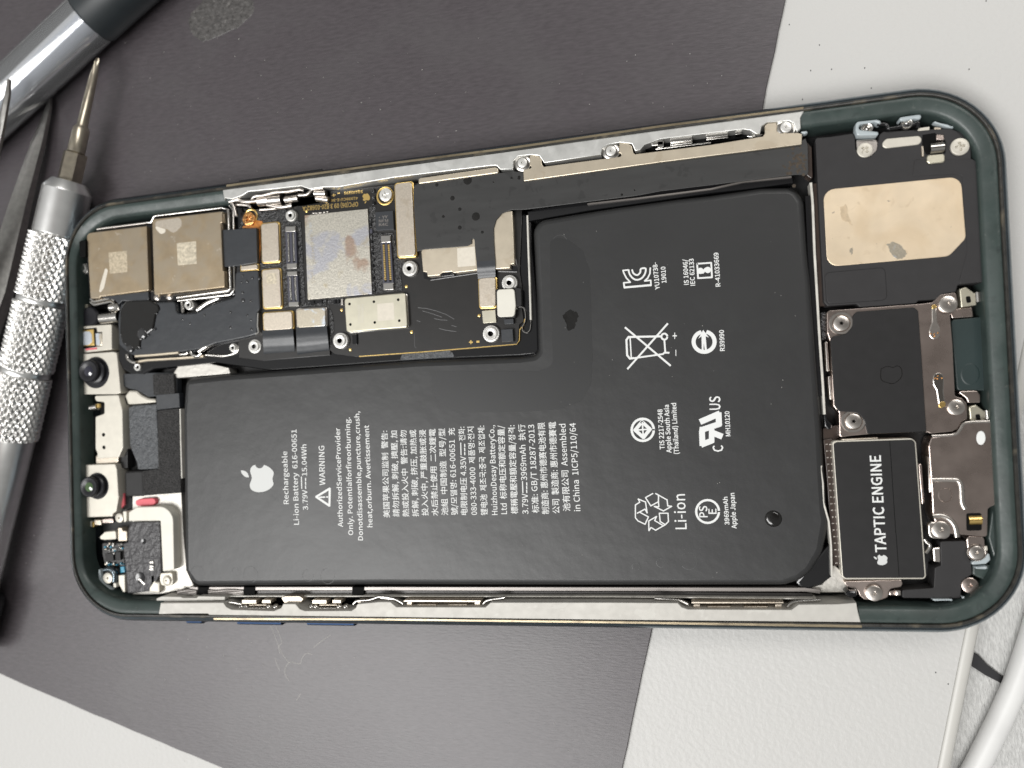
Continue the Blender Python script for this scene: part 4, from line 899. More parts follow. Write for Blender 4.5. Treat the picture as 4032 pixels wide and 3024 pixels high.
# ---- flex ribbons and camera connector film
film = slab('camera_flex', g('_', (475,1195), (583,1190), (593,1192), (689,1186), (695,1231), (724,1235), (774,1231), (829,1199), (923,1170), (926,1069), (1017,1062), (1024,1214), (1013,1231), (1013,1315), (966,1329), (850,1352), (792,1374), (700,1387), (527,1400), (505,1390), (467,1357), (464,1254)), 5.0, 6.15, M['flex_blue'], phone, r=0.7, bev=0.25, label='dark flex film covering the cameras connectors')
goo = slab('black_residue', g('E', (820,80), (870,-20), (900,-60), (1250,-70), (1370,0), (1395,60), (1340,140), (1320,250), (1300,360), (1220,420), (1180,490), (1115,510), (1110,630), (1010,650), (920,620), (850,560), (815,420)), 6.05, 6.42, M['goo'], film, r=0.5, bev=0.28, label='shiny black sticky residue')
bm = bmesh.new()
for k, x, y, r_, h in [('E',1140,420,1.05,0.24), ('E',1320,352,0.22,0.15), ('E',965,640,0.75,0.18), ('E',1055,640,0.2,0.12), ('E',1165,480,0.28,0.15), ('E',900,560,0.2,0.1), ('E',835,430,0.15,0.1), ('E',1350,125,0.18,0.1), ('E',1230,440,0.15,0.1), ('E',1110,640,0.15,0.1)]: dome(bm, px(k, x, y), r_, h, 6.38)
for k, x, y, r_, h in [('C',1950,1065,.22,.12),('C',2055,1095,.28,.16),('C',1940,1140,.22,.12),('C',2000,1130,.32,.18),('C',2130,1100,.3,.18),('C',1950,1250,.3,.16),('C',1955,1335,.4,.2),('C',2040,1345,.28,.14),('C',2000,1500,.2,.1),('C',1820,1465,.25,.12),('C',2045,1550,.22,.1),('H',160,635,.25,.12),('H',385,720,.25,.1),('H',345,660,.15,.08),('H',160,800,.3,.1),('H',390,820,.3,.1),('E',1725,215,.22,.12),('E',2045,150,.25,.12),('E',1835,275,.25,.1),('C',1535,1495,.2,.1),('C',1300,1545,.18,.08)]: dome(bm, px(k, x, y), r_, h, 6.13)
link('droplets', bm, M['drop'], film, label='small clear droplets')
slab('connector_flex', g('C', (1715,567), (1850,560), (2100,545), (2108,925), (1920,955), (1735,972)), 5.8, 6.55, M['flex_blue'], phone, bev=0.1)
def drape(name, a_, b_, c_, d_, zs, m, parent, k='H', label=None, rows=12, th=0.15):
    """ribbon from edge a-b to edge c-d (crop points) whose height follows zs"""
    bm = bmesh.new(); prev = None
    for i in range(rows+1):
        t = i/rows; zi = t*(len(zs)-1); j = min(int(zi), len(zs)-2); f = zi-j; f = f*f*(3-2*f); z = zs[j]*(1-f)+zs[j+1]*f
        l = (a_[0]+(c_[0]-a_[0])*t, a_[1]+(c_[1]-a_[1])*t); r_ = (b_[0]+(d_[0]-b_[0])*t, b_[1]+(d_[1]-b_[1])*t)
        L_, R_ = P(px(k, *l), z), P(px(k, *r_), z)
        cur = [bm.verts.new(x) for x in (L_, R_, R_-Vector((0,0,th)), L_-Vector((0,0,th)))]
        if prev:
            for q in range(4): bm.faces.new((prev[q], prev[(q+1) % 4], cur[(q+1) % 4], cur[q]))
        else: bm.faces.new(cur)
        prev = cur
    bm.faces.new(prev); bmesh.ops.recalc_face_normals(bm, faces=bm.faces)
    return link(name, bm, m, parent, smooth=40, label=label)
drape('flex_tail', (505,830), (838,812), (525,1165), (865,1135), [6.0, 6.1, 5.9, 5.4, 4.0], M['flex_blue'], phone, label='bent flex tail below the circuit board')
drape('flex_tail', (872,800), (1205,782), (888,1175), (1240,1120), [6.0, 6.1, 6.0, 5.5, 4.0], M['flex_blue'], phone)
slab('sim_reader', g('I', (300,945), (330,650), (1290,495), (1302,700), (1317,1075), (1272,1082), (1268,1122), (1110,1132), (905,1145), (650,1175), (640,1160), (530,1170), (500,1200), (367,1212), (362,1165), (318,1160)), 4.9, 6.35, M['beige'], phone, r=0.15, bev=0.14, label='beige steel card reader housing under the flex')
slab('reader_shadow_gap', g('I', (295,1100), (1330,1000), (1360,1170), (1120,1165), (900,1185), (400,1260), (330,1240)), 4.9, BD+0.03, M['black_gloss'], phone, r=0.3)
slab('reader_tab', g('I', (530,1165), (610,1150), (650,1185), (665,1200), (520,1215), (500,1185)), 5.4, 6.2, M['black_gloss'], phone, r=0.1)
slab('sticker', g('I', (690,907), (883,886), (892,1095), (697,1110)), 6.35, 6.365, M['sticker'], phone, bev=0.005)
ribbon_poly = g('I', (215,225), (270,205), (1140,88), (1300,66), (1410,78), 'K', (170,700), (1200,560), (2212,440), 'L', (0,620), (1545,420), (1580,400), (1605,470), (1612,760), (1600,800), (1500,795), (1430,800), (0,975), 'K', (1400,885), 'I', (1440,482), (1280,488), (1180,525), (1115,600), (1088,690), (1092,850), (1105,1040), (900,1055), (890,960), (878,812), (862,798), (848,815), (850,855), (800,882), (340,918), (255,940), (235,700), (220,500))
slab('main_flex', ribbon_poly, 6.4, 6.62, M['flex'], phone, bev=0.06, label='wide dark grey flex ribbon crossing the phone')
drape('main_flex_tail', (900,1050), (1105,1036), (918,1240), (1108,1222), [6.62, 6.62, 6.4, 6.1], M['flex_blue'], phone, k='I')
bm = bmesh.new(); random.seed(11)
for _ in range(60):
    x_, y_ = random.gauss(1490, 55), random.gauss(660, 75)
    if x_ > 1600: continue
    q = P(px('L', x_, y_), 6.62); r_ = random.uniform(0.08, 0.28); lathe(bm, q.x, q.y, [(r_, 6.621), (r_*0.8, 6.626), (0, 6.627)], 8)
link('corrosion_spots', bm, M['corrosion'], phone, label='brown corrosion speckles on the flex end')
bm = bmesh.new()
for k, x_, y_, r_ in (('I',805,165,0.75), ('I',895,560,0.7), ('I',470,215,0.3), ('I',1085,185,0.15), ('I',1285,140,0.2), ('I',1365,130,0.25), ('I',965,730,0.25), ('I',720,680,0.35), ('I',640,360,0.4), ('I',720,480,0.3), ('I',540,560,0.25), ('K',40,692,0.2), ('K',120,697,0.25), ('K',1240,875,0.2), ('K',1380,825,0.15)):
    q = P(px(k, x_, y_), 6.62); lathe(bm, q.x, q.y, [(r_, 6.621), (r_*0.8, 6.63), (0, 6.632)], 14)
link('dried_drops', bm, M['goo'], phone, label='small dark dried drops on the flex ribbon')
slab('steel_strip', g('I', (270,150), (290,140), (1100,25), (1135,35), (1140,85), (270,204)), 6.0, 6.95, M['beige'], phone, r=0.2)
slab('flex_end_drop', g('L', (1545,470), (1600,440), (1650,500), (1660,850), (1590,800)), 3.0, 5.2, M['brown_film'], phone, r=0.2)
brk = g('K', (165,600), (238,590), (258,575), (238,550), (238,450), (320,443), (362,480), (370,545), (388,570), (900,502), (1222,460), (1238,440), (1212,415), (1212,315), (1290,305), (1350,345), (1364,420), (1385,433), (2212,330), 'L', (1115,378), (1137,345), (1135,265), (1180,226), (1268,222), (1270,318), (1300,342), (1500,338), (1545,352), (1540,466), (0,660), 'K', (172,728))
bracket = slab('long_bracket', brk, 6.3, 7.0, M['beige'], phone, r=0.12, bev=0.12, label='long beige steel bracket along the upper side')
for k, c_, r_ in (('K', (155,525), 54), ('K', (1120,395), 56), ('L', (1370,275), 60)):
    q, r = seen(k, c_, r_, 7.1)
    bm = bmesh.new(); lathe(bm, q.x, q.y, [(r*1.75, 5.5), (r*1.75, 6.75), (r*1.6, 6.85), (r*1.1, 6.9), (r*1.0, 6.7)], 36); link('screw_seat', bm, M['chrome'], phone)
    screw(k, c_, r_, 7.1, phone, m='white_metal', h=0.5)
# spring contacts in the rail openings
def chromes(items, z0, z1, parent=phone, m='chrome', name='spring_contact'):
    for k, pts in items: slab(name, g(k, *pts), z0, z1, M[m], parent, bev=0.08, r=0.08)
slab('opening_floor', g('K', (1440,385), (1500,300), (2212,190), 'L', (900,290), (1060,350), (900,400), (0,520), 'K', (1800,390)), 3.0, 5.0, M['hole'], phone)
chromes([('L', [(105,398), (345,372), (350,425), (110,447)]), ('L', [(495,362), (735,330), (740,372), (500,398)]), ('L', [(815,318), (885,310), (885,352), (820,362)]), ('K', [(1625,295), (1695,290), (1695,358), (1630,366)]), ('L', [(-100,430), (30,425), (35,470), (-90,480)])], 5.5, 6.7)
chromes([('L', [(110,455), (350,432), (350,455), (110,480)]), ('L', [(500,405), (740,378), (740,395), (500,420)]), ('K', [(1600,370), (2212,300), (2212,315), (1610,385)]), ('L', [(900,375), (1000,370), (1110,350), (1110,365), (1000,388)])], 5.2, 6.2)
slab('opening_floor', g('D', (100,380), (280,340), (360,290), (930,220), (1020,255), (1240,240), (1240,400), (940,450), (480,490), (200,470)), 3.0, 4.9, M['hole'], phone)
for k, pts, r_, z in [('D', [(150,400), (250,380), (300,400), (420,395), (560,370)], .35, 6.4), ('D', [(390,370), (430,340), (520,330), (640,300), (780,290), (900,270), (960,280)], .28, 6.6), ('D', [(470,400), (720,375)], .95, 5.7), ('D', [(760,380), (900,360)], .7, 5.6),
        ('D', [(900,330), (980,325), (1020,300), (1060,262), (1170,250)], .3, 6.7), ('D', [(560,430), (700,460), (830,440)], .4, 5.8), ('D', [(1080,310), (1200,310)], .6, 6.2), ('D', [(1100,360), (1230,380)], .6, 5.7), ('D', [(220,430), (350,440), (380,470)], .3, 5.8),
        ('D', [(480,490), (600,480), (690,470)], .25, 5.6), ('C', [(1690,260), (1780,240), (1850,300), (1880,420)], .3, 6.4)]:
    bm = bmesh.new(); tube(bm, smoothline([P(px(k, *p), z) for p in pts], 4), r_, 10); link('switch_linkage', bm, M['steel'], phone, smooth=60)

# ---- rear cameras
def cam_can(pts, z, m, label, r=0.35):
    return slab('camera_module', pts, 2.0, z, M[m], phone, r=r, bev=0.16, label=label)
slab('camera_frame', g('C', (225,580), (280,565), (890,488), (945,480), (985,422), (1740,312), (1860,345), (1880,1280), (1700,1310), (1240,1345), (1000,1365), (690,1340), (330,1390), (280,1350)), 2.0, 5.6, M['black_gloss'], phone, r=0.8, bev=0.3, label='dark polished frame around the rear cameras')
c1 = cam_can(g('C', (250,600), (905,522), (930,1228), (400,1294), (398,1310), (290,1316)), 6.5, 'camera_plate', 'smaller square brass camera can')
c2 = cam_can(g('C', (962,450), (1728,362), (1732,490), (1712,492), (1735,1010), (1752,1012), (1757,1190), (1560,1215), (985,1278)), 7.0, 'camera_plate', 'larger square brass camera can with water stains')
for pts, z in ((g('C', (905,490), (960,488), (985,425), (1010,415), (1730,328), (1795,345), (1822,1210), (1790,1232), (1240,1305)), 6.0), (g('C', (1700,270), (1795,282), (1850,350), (1862,1225), (1820,1275), (1250,1340)), 5.4)):
    bm = bmesh.new(); tube(bm, [P(p, z) for p in pts], 0.28, 8); link('camera_bracket', bm, M['chrome'], phone, smooth=50)
bm = bmesh.new(); tube(bm, [P(p, 5.9) for p in g('C', (258,575), (600,530), (905,492))], 0.25, 8); link('camera_bracket', bm, M['steel'], phone, smooth=50)
for y0 in (1350, 1385): 
    bm = bmesh.new(); tube(bm, [P(p, 5.7) for p in g('C', (300,y0-30), (340,y0), (520,y0-40), (560,y0-10))], 0.3, 8); link('camera_bracket', bm, M['chrome'], phone, smooth=50)
slab('camera_flex_neck', g('C', (400,1295), (925,1235), (925,1345), (640,1340), (600,1380), (560,1330), (420,1310)), 4.5, 6.0, M['flex_blue'], phone)
slab('etched_patch', g('C', (490,815), (690,795), (695,1025), (505,1045)), 6.49, 6.507, M['etched'], c1, bev=0.003); slab('etched_patch', g('C', (1232,712), (1443,690), (1450,935), (1245,955)), 6.99, 7.007, M['etched_bright'], c2, bev=0.003)
slab('etched_patch', g('D', (545,1182), (655,1172), (662,1290), (555,1300)), BD+0.74, BD+0.757, M['etched_bright'], board, bev=0.003)
slab('water_stain', g('C', (1010,470), (1280,430), (1290,520), (1200,610), (1130,560), (1060,540), (990,520)), 6.99, 7.012, M['shield'], c2, r=1.0, bev=0.008); slab('water_stain', g('C', (985,520), (1050,540), (1115,560), (1105,600), (1060,615), (1020,575)), 6.99, 7.016, M['sticker'], c2, r=0.6, bev=0.008)
slab('water_stain', g('C', (455,980), (485,1000), (440,1200), (380,1280), (400,1170)), 6.49, 6.508, M['sticker'], c1, r=0.5, bev=0.004)
for k, c_ in (('C', (1045,1310)), ('C', (1180,1300))):
    bm = bmesh.new(); dome(bm, px(k, *c_), 1.0, 1.0, 4.9); link('solder_bump', bm, M['steel'], phone)
bm = bmesh.new(); tube(bm, [P(p, 5.0) for p in g('C', (1450,1440), (1560,1360), (1700,1300), (1850,1270))], 0.4, 8, flat=0.4); tube(bm, [P(p, 5.0) for p in g('C', (1290,1330), (1300,1470))], 0.35, 8); link('ground_spring', bm, M['chrome'], phone, smooth=50)
ribbon('gold_strip', g('E', (1030,748), (1350,725), (1665,695)), 0.42, 5.4, 6.25, M['beige'], phone); ribbon('gold_strip', g('E', (1045,832), (1200,805), (1700,775), (2030,748)), 0.42, 4.6, 5.6, M['beige'], phone)
ribbon('steel_lip', g('H', (455,640), (450,780), (460,850), (430,880)), 0.3, 5.0, 6.2, M['chrome'], phone)
for pts, z, r_ in ((g('H', (-180,1060), (-60,985), (60,930), (150,920)), 5.6, .5), (g('H', (-250,1110), (-100,1100), (100,1110), (240,1060), (262,960)), 5.0, .3), (g('E', (1700,720), (1790,710), (1810,690)), 5.5, .35), (g('E', (1850,680), (1880,730), (1950,745), (2010,700)), 5.7, .35), (g('E', (930,720), (940,780), (1000,830), (1060,840)), 5.8, .35)):
    bm = bmesh.new(); tube(bm, smoothline([P(p, z) for p in pts], 4), r_, 8); link('ground_spring', bm, M['chrome'], phone, smooth=60)
slab('grey_tape', g('Y', (948,482), (972,428), (1150,408), (1340,398), (1370,415), (1393,455)), 4.5, 5.05, M['wrinkled'], phone, r=0.3)
bm = bmesh.new(); tube(bm, smoothline([P(p, 5.35) for p in g('J', (1775,985), (1810,960), (1870,958), (1905,1010), (1912,1150), (1870,1240), (1875,1300), (1930,1328), (1975,1290), (1988,1220), (1990,1140))], 4), 0.09, 6); link('fine_wire', bm, M['chrome'], phone, smooth=60, label='thin looped wire beside the board corner')
ribbon('thin_wall', g('I', (1455,545), (1465,900), (1480,1300), (1490,1659), 'J', (1988,1140)), 0.30, 3.0, 5.6, M['pale_strip'], phone)
for y in (740, 930, 1010, 1100):
    bm = bmesh.new(); dome(bm, px('I', 1362, y), 0.35, 0.3, 4.9); link('solder_bump', bm, M['chrome'], phone)

# ---- front sensor row (left edge)
def cage(name, pts, z, m='cream', r=0.35, label=None, z0=2.0): return slab(name, pts, z0, z, M[m], phone, r=r, bev=0.14, label=label)
bm = bmesh.new(); q, r = seen('E', (420,180), 150, 4.0); lathe(bm, q.x, q.y, [(r, 2), (r, 4.6), (r*0.85, 4.9), (r*0.5, 4.9), (0, 4.8)], 32); link('sensor_barrel', bm, M['barrel'], phone)
bm = bmesh.new(); tube(bm, [P(p, 4.8) for p in g('E', (560,200), (815,175))], 1.1, 16); tube(bm, [P(p, 5.2) for p in g('E', (690,40), (800,30), (812,90))], 0.8, 12); link('spring_clip', bm, M['chrome'], phone, smooth=50)
dp = cage('sensor_cage', g('E', (195,335), (225,315), (500,295), (700,282), (702,650), (262,700), (200,690)), 5.0, label='cream cage around the dot sensor')
slab('sensor_window', g('E', (230,355), (480,330), (490,395), (560,395), (565,600), (480,610), (235,650)), 4.9, 5.02, M['hole'], phone, bev=0.01)
slab('sensor_board', g('E', (238,370), (440,350), (450,590), (240,605)), 4.9, 5.08, M['gold'], phone, r=0.2); slab('sensor_face', g('E', (255,420), (300,385), (380,385), (410,430), (415,540), (360,585), (270,590), (248,540)), 4.9, 5.14, M['sensor'], phone, r=0.2)
slab('sensor_face', g('E', (460,410), (560,410), (560,590), (470,600)), 4.9, 5.08, M['stained'], phone); slab('pink_film', g('E', (320,635), (480,618), (480,645), (320,662)), 4.9, 5.12, M['pink'], phone)
fc = cage('camera_cage', g('E', (258,715), (720,680), (775,700), (832,1280), (760,1300), (272,1302), (245,1280), (255,1120), (240,900), (300,830), (250,790)), 5.2, label='cream cage holding the dark front camera')
def lens_unit(k, hole, rh, barrel, rb, z, gl, pr):
    q, r = seen(k, hole, rh, z); bm = bmesh.new(); lathe(bm, q.x, q.y, [(r, z-0.05), (r*0.98, z+0.03), (r*0.88, z+0.03), (r*0.8, z+0.02), (0, z+0.02)], 40); link('lens_seat', bm, M['barrel'], phone)
    q, r = seen(k, ((hole[0]+barrel[0])/2+18, (hole[1]+barrel[1])/2), rb*1.12, z+0.7); bm = bmesh.new(); lathe(bm, q.x, q.y, [(r, z), (r, z+0.6), (r*0.9, z+0.75), (r*0.6, z+0.75)], 40); link('lens_barrel', bm, M['barrel'], phone)
    q, r = seen(k, barrel, rb, z+1.6); bm = bmesh.new()
    lathe(bm, q.x, q.y, [(r*1.0, z), (r, z+1.4), (r*0.92, z+1.6), (r*0.7, z+1.6), (r*0.5, z+1.45), (r*0.42, z+1.42)], 40); link('lens_barrel', bm, M[pr], phone)
    bm = bmesh.new(); lathe(bm, q.x, q.y, [(r*0.5, z+1.40), (r*0.3, z+1.53), (0, z+1.58)], 32); link('lens_glass', bm, M[gl], phone)
lens_unit('E', (470,985), 232, (350,962), 162, 5.2, 'lens', 'barrel')
cage('middle_cage', g('F', (440,30), (800,18), (855,240), (865,780), (800,925), (490,945), (488,865), (462,800), (462,335), (590,290), (592,125), (470,110)), 5.2, label='cream middle cage with two round holes')
bm = bmesh.new()
for h in ((582,596), (588,780)):
    q, r = seen('F', h, 28, 5.2); lathe(bm, q.x, q.y, [(r, 5.203), (r*0.9, 5.21), (0, 5.21)], 16)
link('hole_shade_discs', bm, M['hole'], phone)  # shade of the two holes painted as dark discs on the cage
slab('cage_step', g('F', (470,900), (800,880), (790,1000), (470,1030)), 2.0, 4.4, M['shield'], phone); slab('cage_step', g('F', (800,60), (905,60), (925,300), (930,1080), (800,1080), (860,780)), 2.0, 3.8, M['black'], phone)
bm = bmesh.new(); tube(bm, [P(p, 4.8) for p in g('F', (400,205), (500,190))], 0.65, 12); link('gold_contact', bm, M['chrome'], phone, smooth=50); bm = bmesh.new(); tube(bm, [P(p, 4.8) for p in g('F', (515,150), (520,205))], 0.35, 12); link('gold_contact', bm, M['gold'], phone, smooth=50)
bm = bmesh.new(); dome(bm, px('F', 300, 510), 1.4, 0.6, 3.6); dome(bm, px('F', 275, 340), 0.5, 0.5, 3.6); link('ledge_boss', bm, M['copper'], phone)
cage('camera_cage', g('F', (255,1035), (750,1018), (775,1100), (800,1500), 'G', (805,0), (765,240), (715,262), (712,310), (335,322), (300,230), (258,205)), 5.2, label='cream cage holding the lower front camera with greenish lens')
lens_unit('F', (492,1340), 195, (360,1357), 148, 5.2, 'lens_green', 'barrel')
# silver wedge, foam and tapes
slab('silver_wedge', g('E', (885,1320), (950,1240), (1060,1245), (1130,1310), (1230,1355), (1335,1365), (1342,1420), (1070,1445), (930,1450)), 3.0, 4.4, M['cream'], phone, r=0.5, bev=0.35)
slab('dark_tape', g('E', (865,1000), (1290,985), (1600,985), (1650,1060), (1650,1300), (1230,1340), (1060,1240), (950,1220), (870,1180)), 3.0, 4.3, M['flex_blue'], phone, r=0.3)
slab('foam_pad', g('E', (1290,1010), (1600,1000), (1612,1290), (1305,1312)), 4.0, 4.9, M['foam'], phone, r=0.2, label='speckled black foam pad')
slab('dark_tape', g('F', (1340,0), (1680,-10), (1690,200), (1350,240)), 3.5, 4.7, M['flex_blue'], phone, r=0.2)
slab('foam_pad', g('F', (1360,245), (1680,212), (1705,1440), (1160,1480), (1140,1125), (1375,1090)), 3.5, 4.9, M['foam'], phone, r=0.2, label='long speckled black foam pad')
slab('wrinkled_tape', g('F', (940,200), (1010,170), (1350,150), (1385,1095), (1075,1105), (1060,1000), (960,760)), 3.5, 4.7, M['wrinkled'], phone, r=0.3, bev=0.3, label='wrinkled grey tape')
slab('dark_tape', g('F', (880,1125), (1160,1110), (1170,1490), (890,1500)), 3.0, 4.2, M['black'], phone, r=0.5, bev=0.4)
ribbon('battery_edge_strip', g('F', (1690,220), (1700,700), (1715,1230)), 0.25, 3.0, 5.0, M['pale_strip'], phone)
slab('pink_tab', g('G', (1040,80), (1100,55), (1290,40), (1330,60), (1335,120), (1290,145), (1080,160), (1045,130)), 3.8, 4.6, M['pink'], phone, r=0.5, label='pink pull tab'); slab('pink_tab', g('G', (808,-30), (872,-30), (880,140), (840,190), (810,180)), 3.5, 4.0, M['pink'], phone, r=0.2)
# lower left corner: earpiece bracket, taped board, tiny parts
slab('black_recess', g('G', (880,-20), (1040,60), (1050,170), (900,230), (760,240), (880,150)), 2.0, 3.6, M['black_gloss'], phone, r=0.3)
slab('corner_bracket', g('G', (945,245), (1060,170), (1460,160), (1590,285), (1606,1080), (1440,1110), (1405,372), (945,378)), 3.5, 5.6, M['cream_white'], phone, r=[0.3,0.5,2.5,2.5,0.2,0.2,0.2,0.2], bev=0.2, label='white angled metal bracket in the corner')
slab('taped_board', g('G', (995,385), (1395,375), (1415,1110), (1385,1180), (1240,1400), (925,1430), (905,1150), (855,700), (930,680), (935,480)), 2.5, 4.9, M['dark_wrinkled'], phone, r=0.3, bev=0.3, label='wrinkled charcoal tape over a small board')
bm = bmesh.new()
for c_, r_ in (((1165,668), 44), ((1115,1195), 82)):
    q, r = seen('G', c_, r_, 4.9); lathe(bm, q.x, q.y, [(r, 4.89), (r*0.93, 4.93), (r*0.85, 4.92), (0, 4.91)], 28)
link('round_openings', bm, M['black_gloss'], phone)
slab('small_reflector', g('G', (1070,1215), (1100,1200), (1185,1275), (1165,1310)), 4.9, 5.05, M['chrome'], phone)
slab('corner_board', g('G', (560,690), (860,690), (905,1150), (700,1060), (600,1010), (560,850)), 2.5, 4.0, M['pcb'], phone, r=0.3)
for i in range(34):
    x, y = random.uniform(585, 850), random.choice([random.uniform(690, 830), random.uniform(960, 1010)]); w_ = random.uniform(16, 28); h = w_*random.uniform(0.6, 1.6)
    slab('tiny_component', g('G', (x, y), (x+w_, y), (x+w_, y+h), (x, y+h)), 3.9, 4.3+random.random()*0.2, random.choice([M['chrome'], M['chrome'], M['white_metal'], M['shield'], M['blue']]) , phone, r=0.08, bev=0.08)
slab('chip', g('G', (750,825), (825,822), (828,940), (755,945)), 3.9, 4.5, M['black'], phone, r=0.05); slab('chip', g('G', (600,850), (720,840), (725,950), (610,960)), 3.9, 4.4, M['black'], phone, r=0.05)
for y in (960, 1020, 1060): slab('tiny_component', g('G', (1245,y), (1305,y), (1305,y+32), (1245,y+32)), 4.9, 5.1, M['chrome'], phone, r=0.1)
slab('blue_component', g('G', (820,1040), (880,1035), (885,1120), (825,1130)), 3.9, 4.4, M['blue'], phone)
for k, c_, r_, z, m in (('G', (805,330), 68, 5.6, 'cream'), ('G', (638,1205), 80, 5.0, 'cream'), ('G', (1490,1240), 60, 5.0, 'cream')): screw(k, c_, r_, z, phone, m=m, h=0.8, washer=1.25 if r_ == 60 else None)
slab('screw_plate', g('G', (1400,1130), (1580,1120), (1590,1280), (1540,1320), (1420,1310), (1395,1240)), 3.5, 4.7, M['cream'], phone, r=0.5)
slab('clip', g('G', (860,235), (915,230), (915,370), (880,400)), 4.2, 5.6, M['cream'], phone, r=0.1); slab('clip', g('G', (600,530), (760,515), (765,640), (590,650), (530,640), (525,600)), 3.5, 4.8, M['cream'], phone, r=0.4); slab('clip', g('G', (785,470), (850,468), (855,515), (920,518), (922,665), (790,672)), 3.5, 5.0, M['shield'], phone, r=0.3)
slab('gold_contact', g('G', (310,375), (420,380), (440,465), (310,450)), 3.5, 4.4, M['cream'], phone, r=0.15); slab('gold_contact', g('G', (408,385), (440,390), (440,465), (410,460)), 3.5, 4.5, M['gold'], phone, r=0.1); slab('clip', g('G', (445,355), (545,360), (545,430), (450,435)), 3.5, 4.4, M['shield'], phone); slab('clip', g('G', (560,345), (715,335), (718,395), (565,410)), 3.5, 4.2, M['brown_steel'], phone)
bm = bmesh.new(); dome(bm, px('G', 345, 620), 1.4, 0.8, 3.2); link('rusty_screw', bm, M['copper'], phone, label='rust brown corroded screw')
bm = bmesh.new(); tube(bm, smoothline([P(p, 5.0) for p in g('G', (600,1080), (680,1070), (740,1120), (750,1180), (745,1250))], 4), 0.5, 10); link('hook_clip', bm, M['band'], phone, smooth=60)
slab('blue_glue', g('G', (500,1080), (530,1070), (545,1200), (600,1290), (710,1370), (690,1390), (560,1330), (500,1200)), 4.0, 4.7, M['glue'], phone, r=0.3, bev=0.3)
slab('clip', g('G', (795,1160), (888,1155), (892,1420), (860,1400), (800,1290)), 2.5, 4.9, M['cream'], phone, r=0.2); slab('clip', g('G', (715,1270), (765,1270), (765,1345), (725,1345)), 3.5, 4.9, M['cream_white'], phone, r=0.3)
slab('clip', g('G', (1255,1150), (1330,1155), (1330,1260), (1390,1260), (1395,1420), (1240,1410), (1240,1330), (1265,1270)), 3.0, 4.9, M['cream'], phone, r=0.3, bev=0.3)
standoff('C', (205,985), 62, 4.8, parent=phone, knurled=False)
bm = bmesh.new(); tube(bm, [P(p, 4.9) for p in g('C', (140,1065), (200,1105))], 0.4, 8); link('gold_contact', bm, M['gold'], phone); slab('clip', g('C', (165,1110), (215,1100), (218,1200), (160,1200)), 3.5, 4.8, M['cream'], phone, r=0.2)
for y in (1275, 1320): slab('blue_component', g('C', (180,y), (228,y), (228,y+24), (180,y+24)), 3.6, 4.5, M['blue'], phone, r=0.15)
slab('clip', g('C', (190,1390), (260,1375), (265,1415), (215,1425)), 3.5, 4.5, M['sim_shield'], phone)
slab('ledge_pocket', g('C', (170,690), (240,680), (240,860), (180,870)), 6.0, 6.95, M['hole'], phone, r=0.3, bev=0.01)

# ------------------------------------------------------------------ between battery and lower rail
ribbon('shielded_cable', [(745,2318), (1500,2318), (2400,2320), (3170,2322), (3230,2330)], 0.62, 3.0, 4.8, M['grey_strip'], phone)
ribbon('shielded_cable', [(745,2334), (1500,2332), (2400,2336), (3200,2344)], 0.62, 3.0, 4.4, M['dark_strip'], phone)
ribbon('white_edge_strip', [(760,2348), (1500,2348), (2400,2350), (3215,2358)], 0.20, 3.0, 5.4, M['pale_strip'], phone)
for x0, x1 in ((190,295), (635,745), (1685,1800)): slab('black_tape_wrap', g('R', (x0,398), (x1,398), (x1,485), (x0,485)), 3.0, 5.0, M['hole'], phone)
for x0, x1 in ((300, 640), (0, 185)):
    for j in range(4):
        bm = bmesh.new(); tube(bm, smoothline([P(px('R', x0+(x1-x0)*t/4, 430+j*12+6*math.sin(t*2+j*2)), 4.9) for t in range(5)], 4), 0.22, 8); link('twisted_wire', bm, M['grey_strip'], phone, smooth=60)
slab('upper_rail_strip', g('G', (1350,1500), (1420,1470), (1700,1475), (1730,1490), (1930,1490), (1960,1465), 'R', (455,490), (455,525), (0,535), 'G', (1350,1540)), 3.0, 6.4, M['rail_warm'], phone, r=0.1)
def openmod(k, items, z=6.2):
    for pts in items: slab('spring_contact', g(k, *pts), 4.5, z, M['shield'], phone, r=0.1, bev=0.1)
R_ = lambda x0, y0, x1, y1: [(x0, y0), (x1, y0), (x1, y1), (x0, y1)]
openmod('T', [R_(950,582,1170,612), R_(1305,584,1530,614), R_(815,565,878,608), R_(1605,565,1668,612)], 6.4); openmod('T', [[(790,545), (800,538), (1685,542), (1690,556), (795,558)]], 6.8); openmod('S', [R_(355,562,535,588), R_(650,562,835,588), R_(250,540,300,588), R_(905,542,960,588)], 6.4); openmod('S', [[(215,528), (240,520), (970,524), (965,545), (220,542)]], 6.8)
for k, pl in (('T', [(440,505), (560,515), (690,530), (760,565)]), ('T', [(1720,590), (1770,545), (1900,530), (2040,520)]), ('S', [(0,500), (70,510), (150,520), (215,560)]), ('S', [(990,560), (1030,525), (1150,505), (1200,495)]), ('R', [(470,535), (560,550), (620,560)]), ('R', [(1700,560), (1740,530), (1860,520), (1960,490), (2100,510)])):
    bm = bmesh.new(); tube(bm, smoothline([P(px(k, *p), 6.3) for p in pl], 4), 0.22, 8); link('ground_spring', bm, M['chrome'], phone, smooth=60)
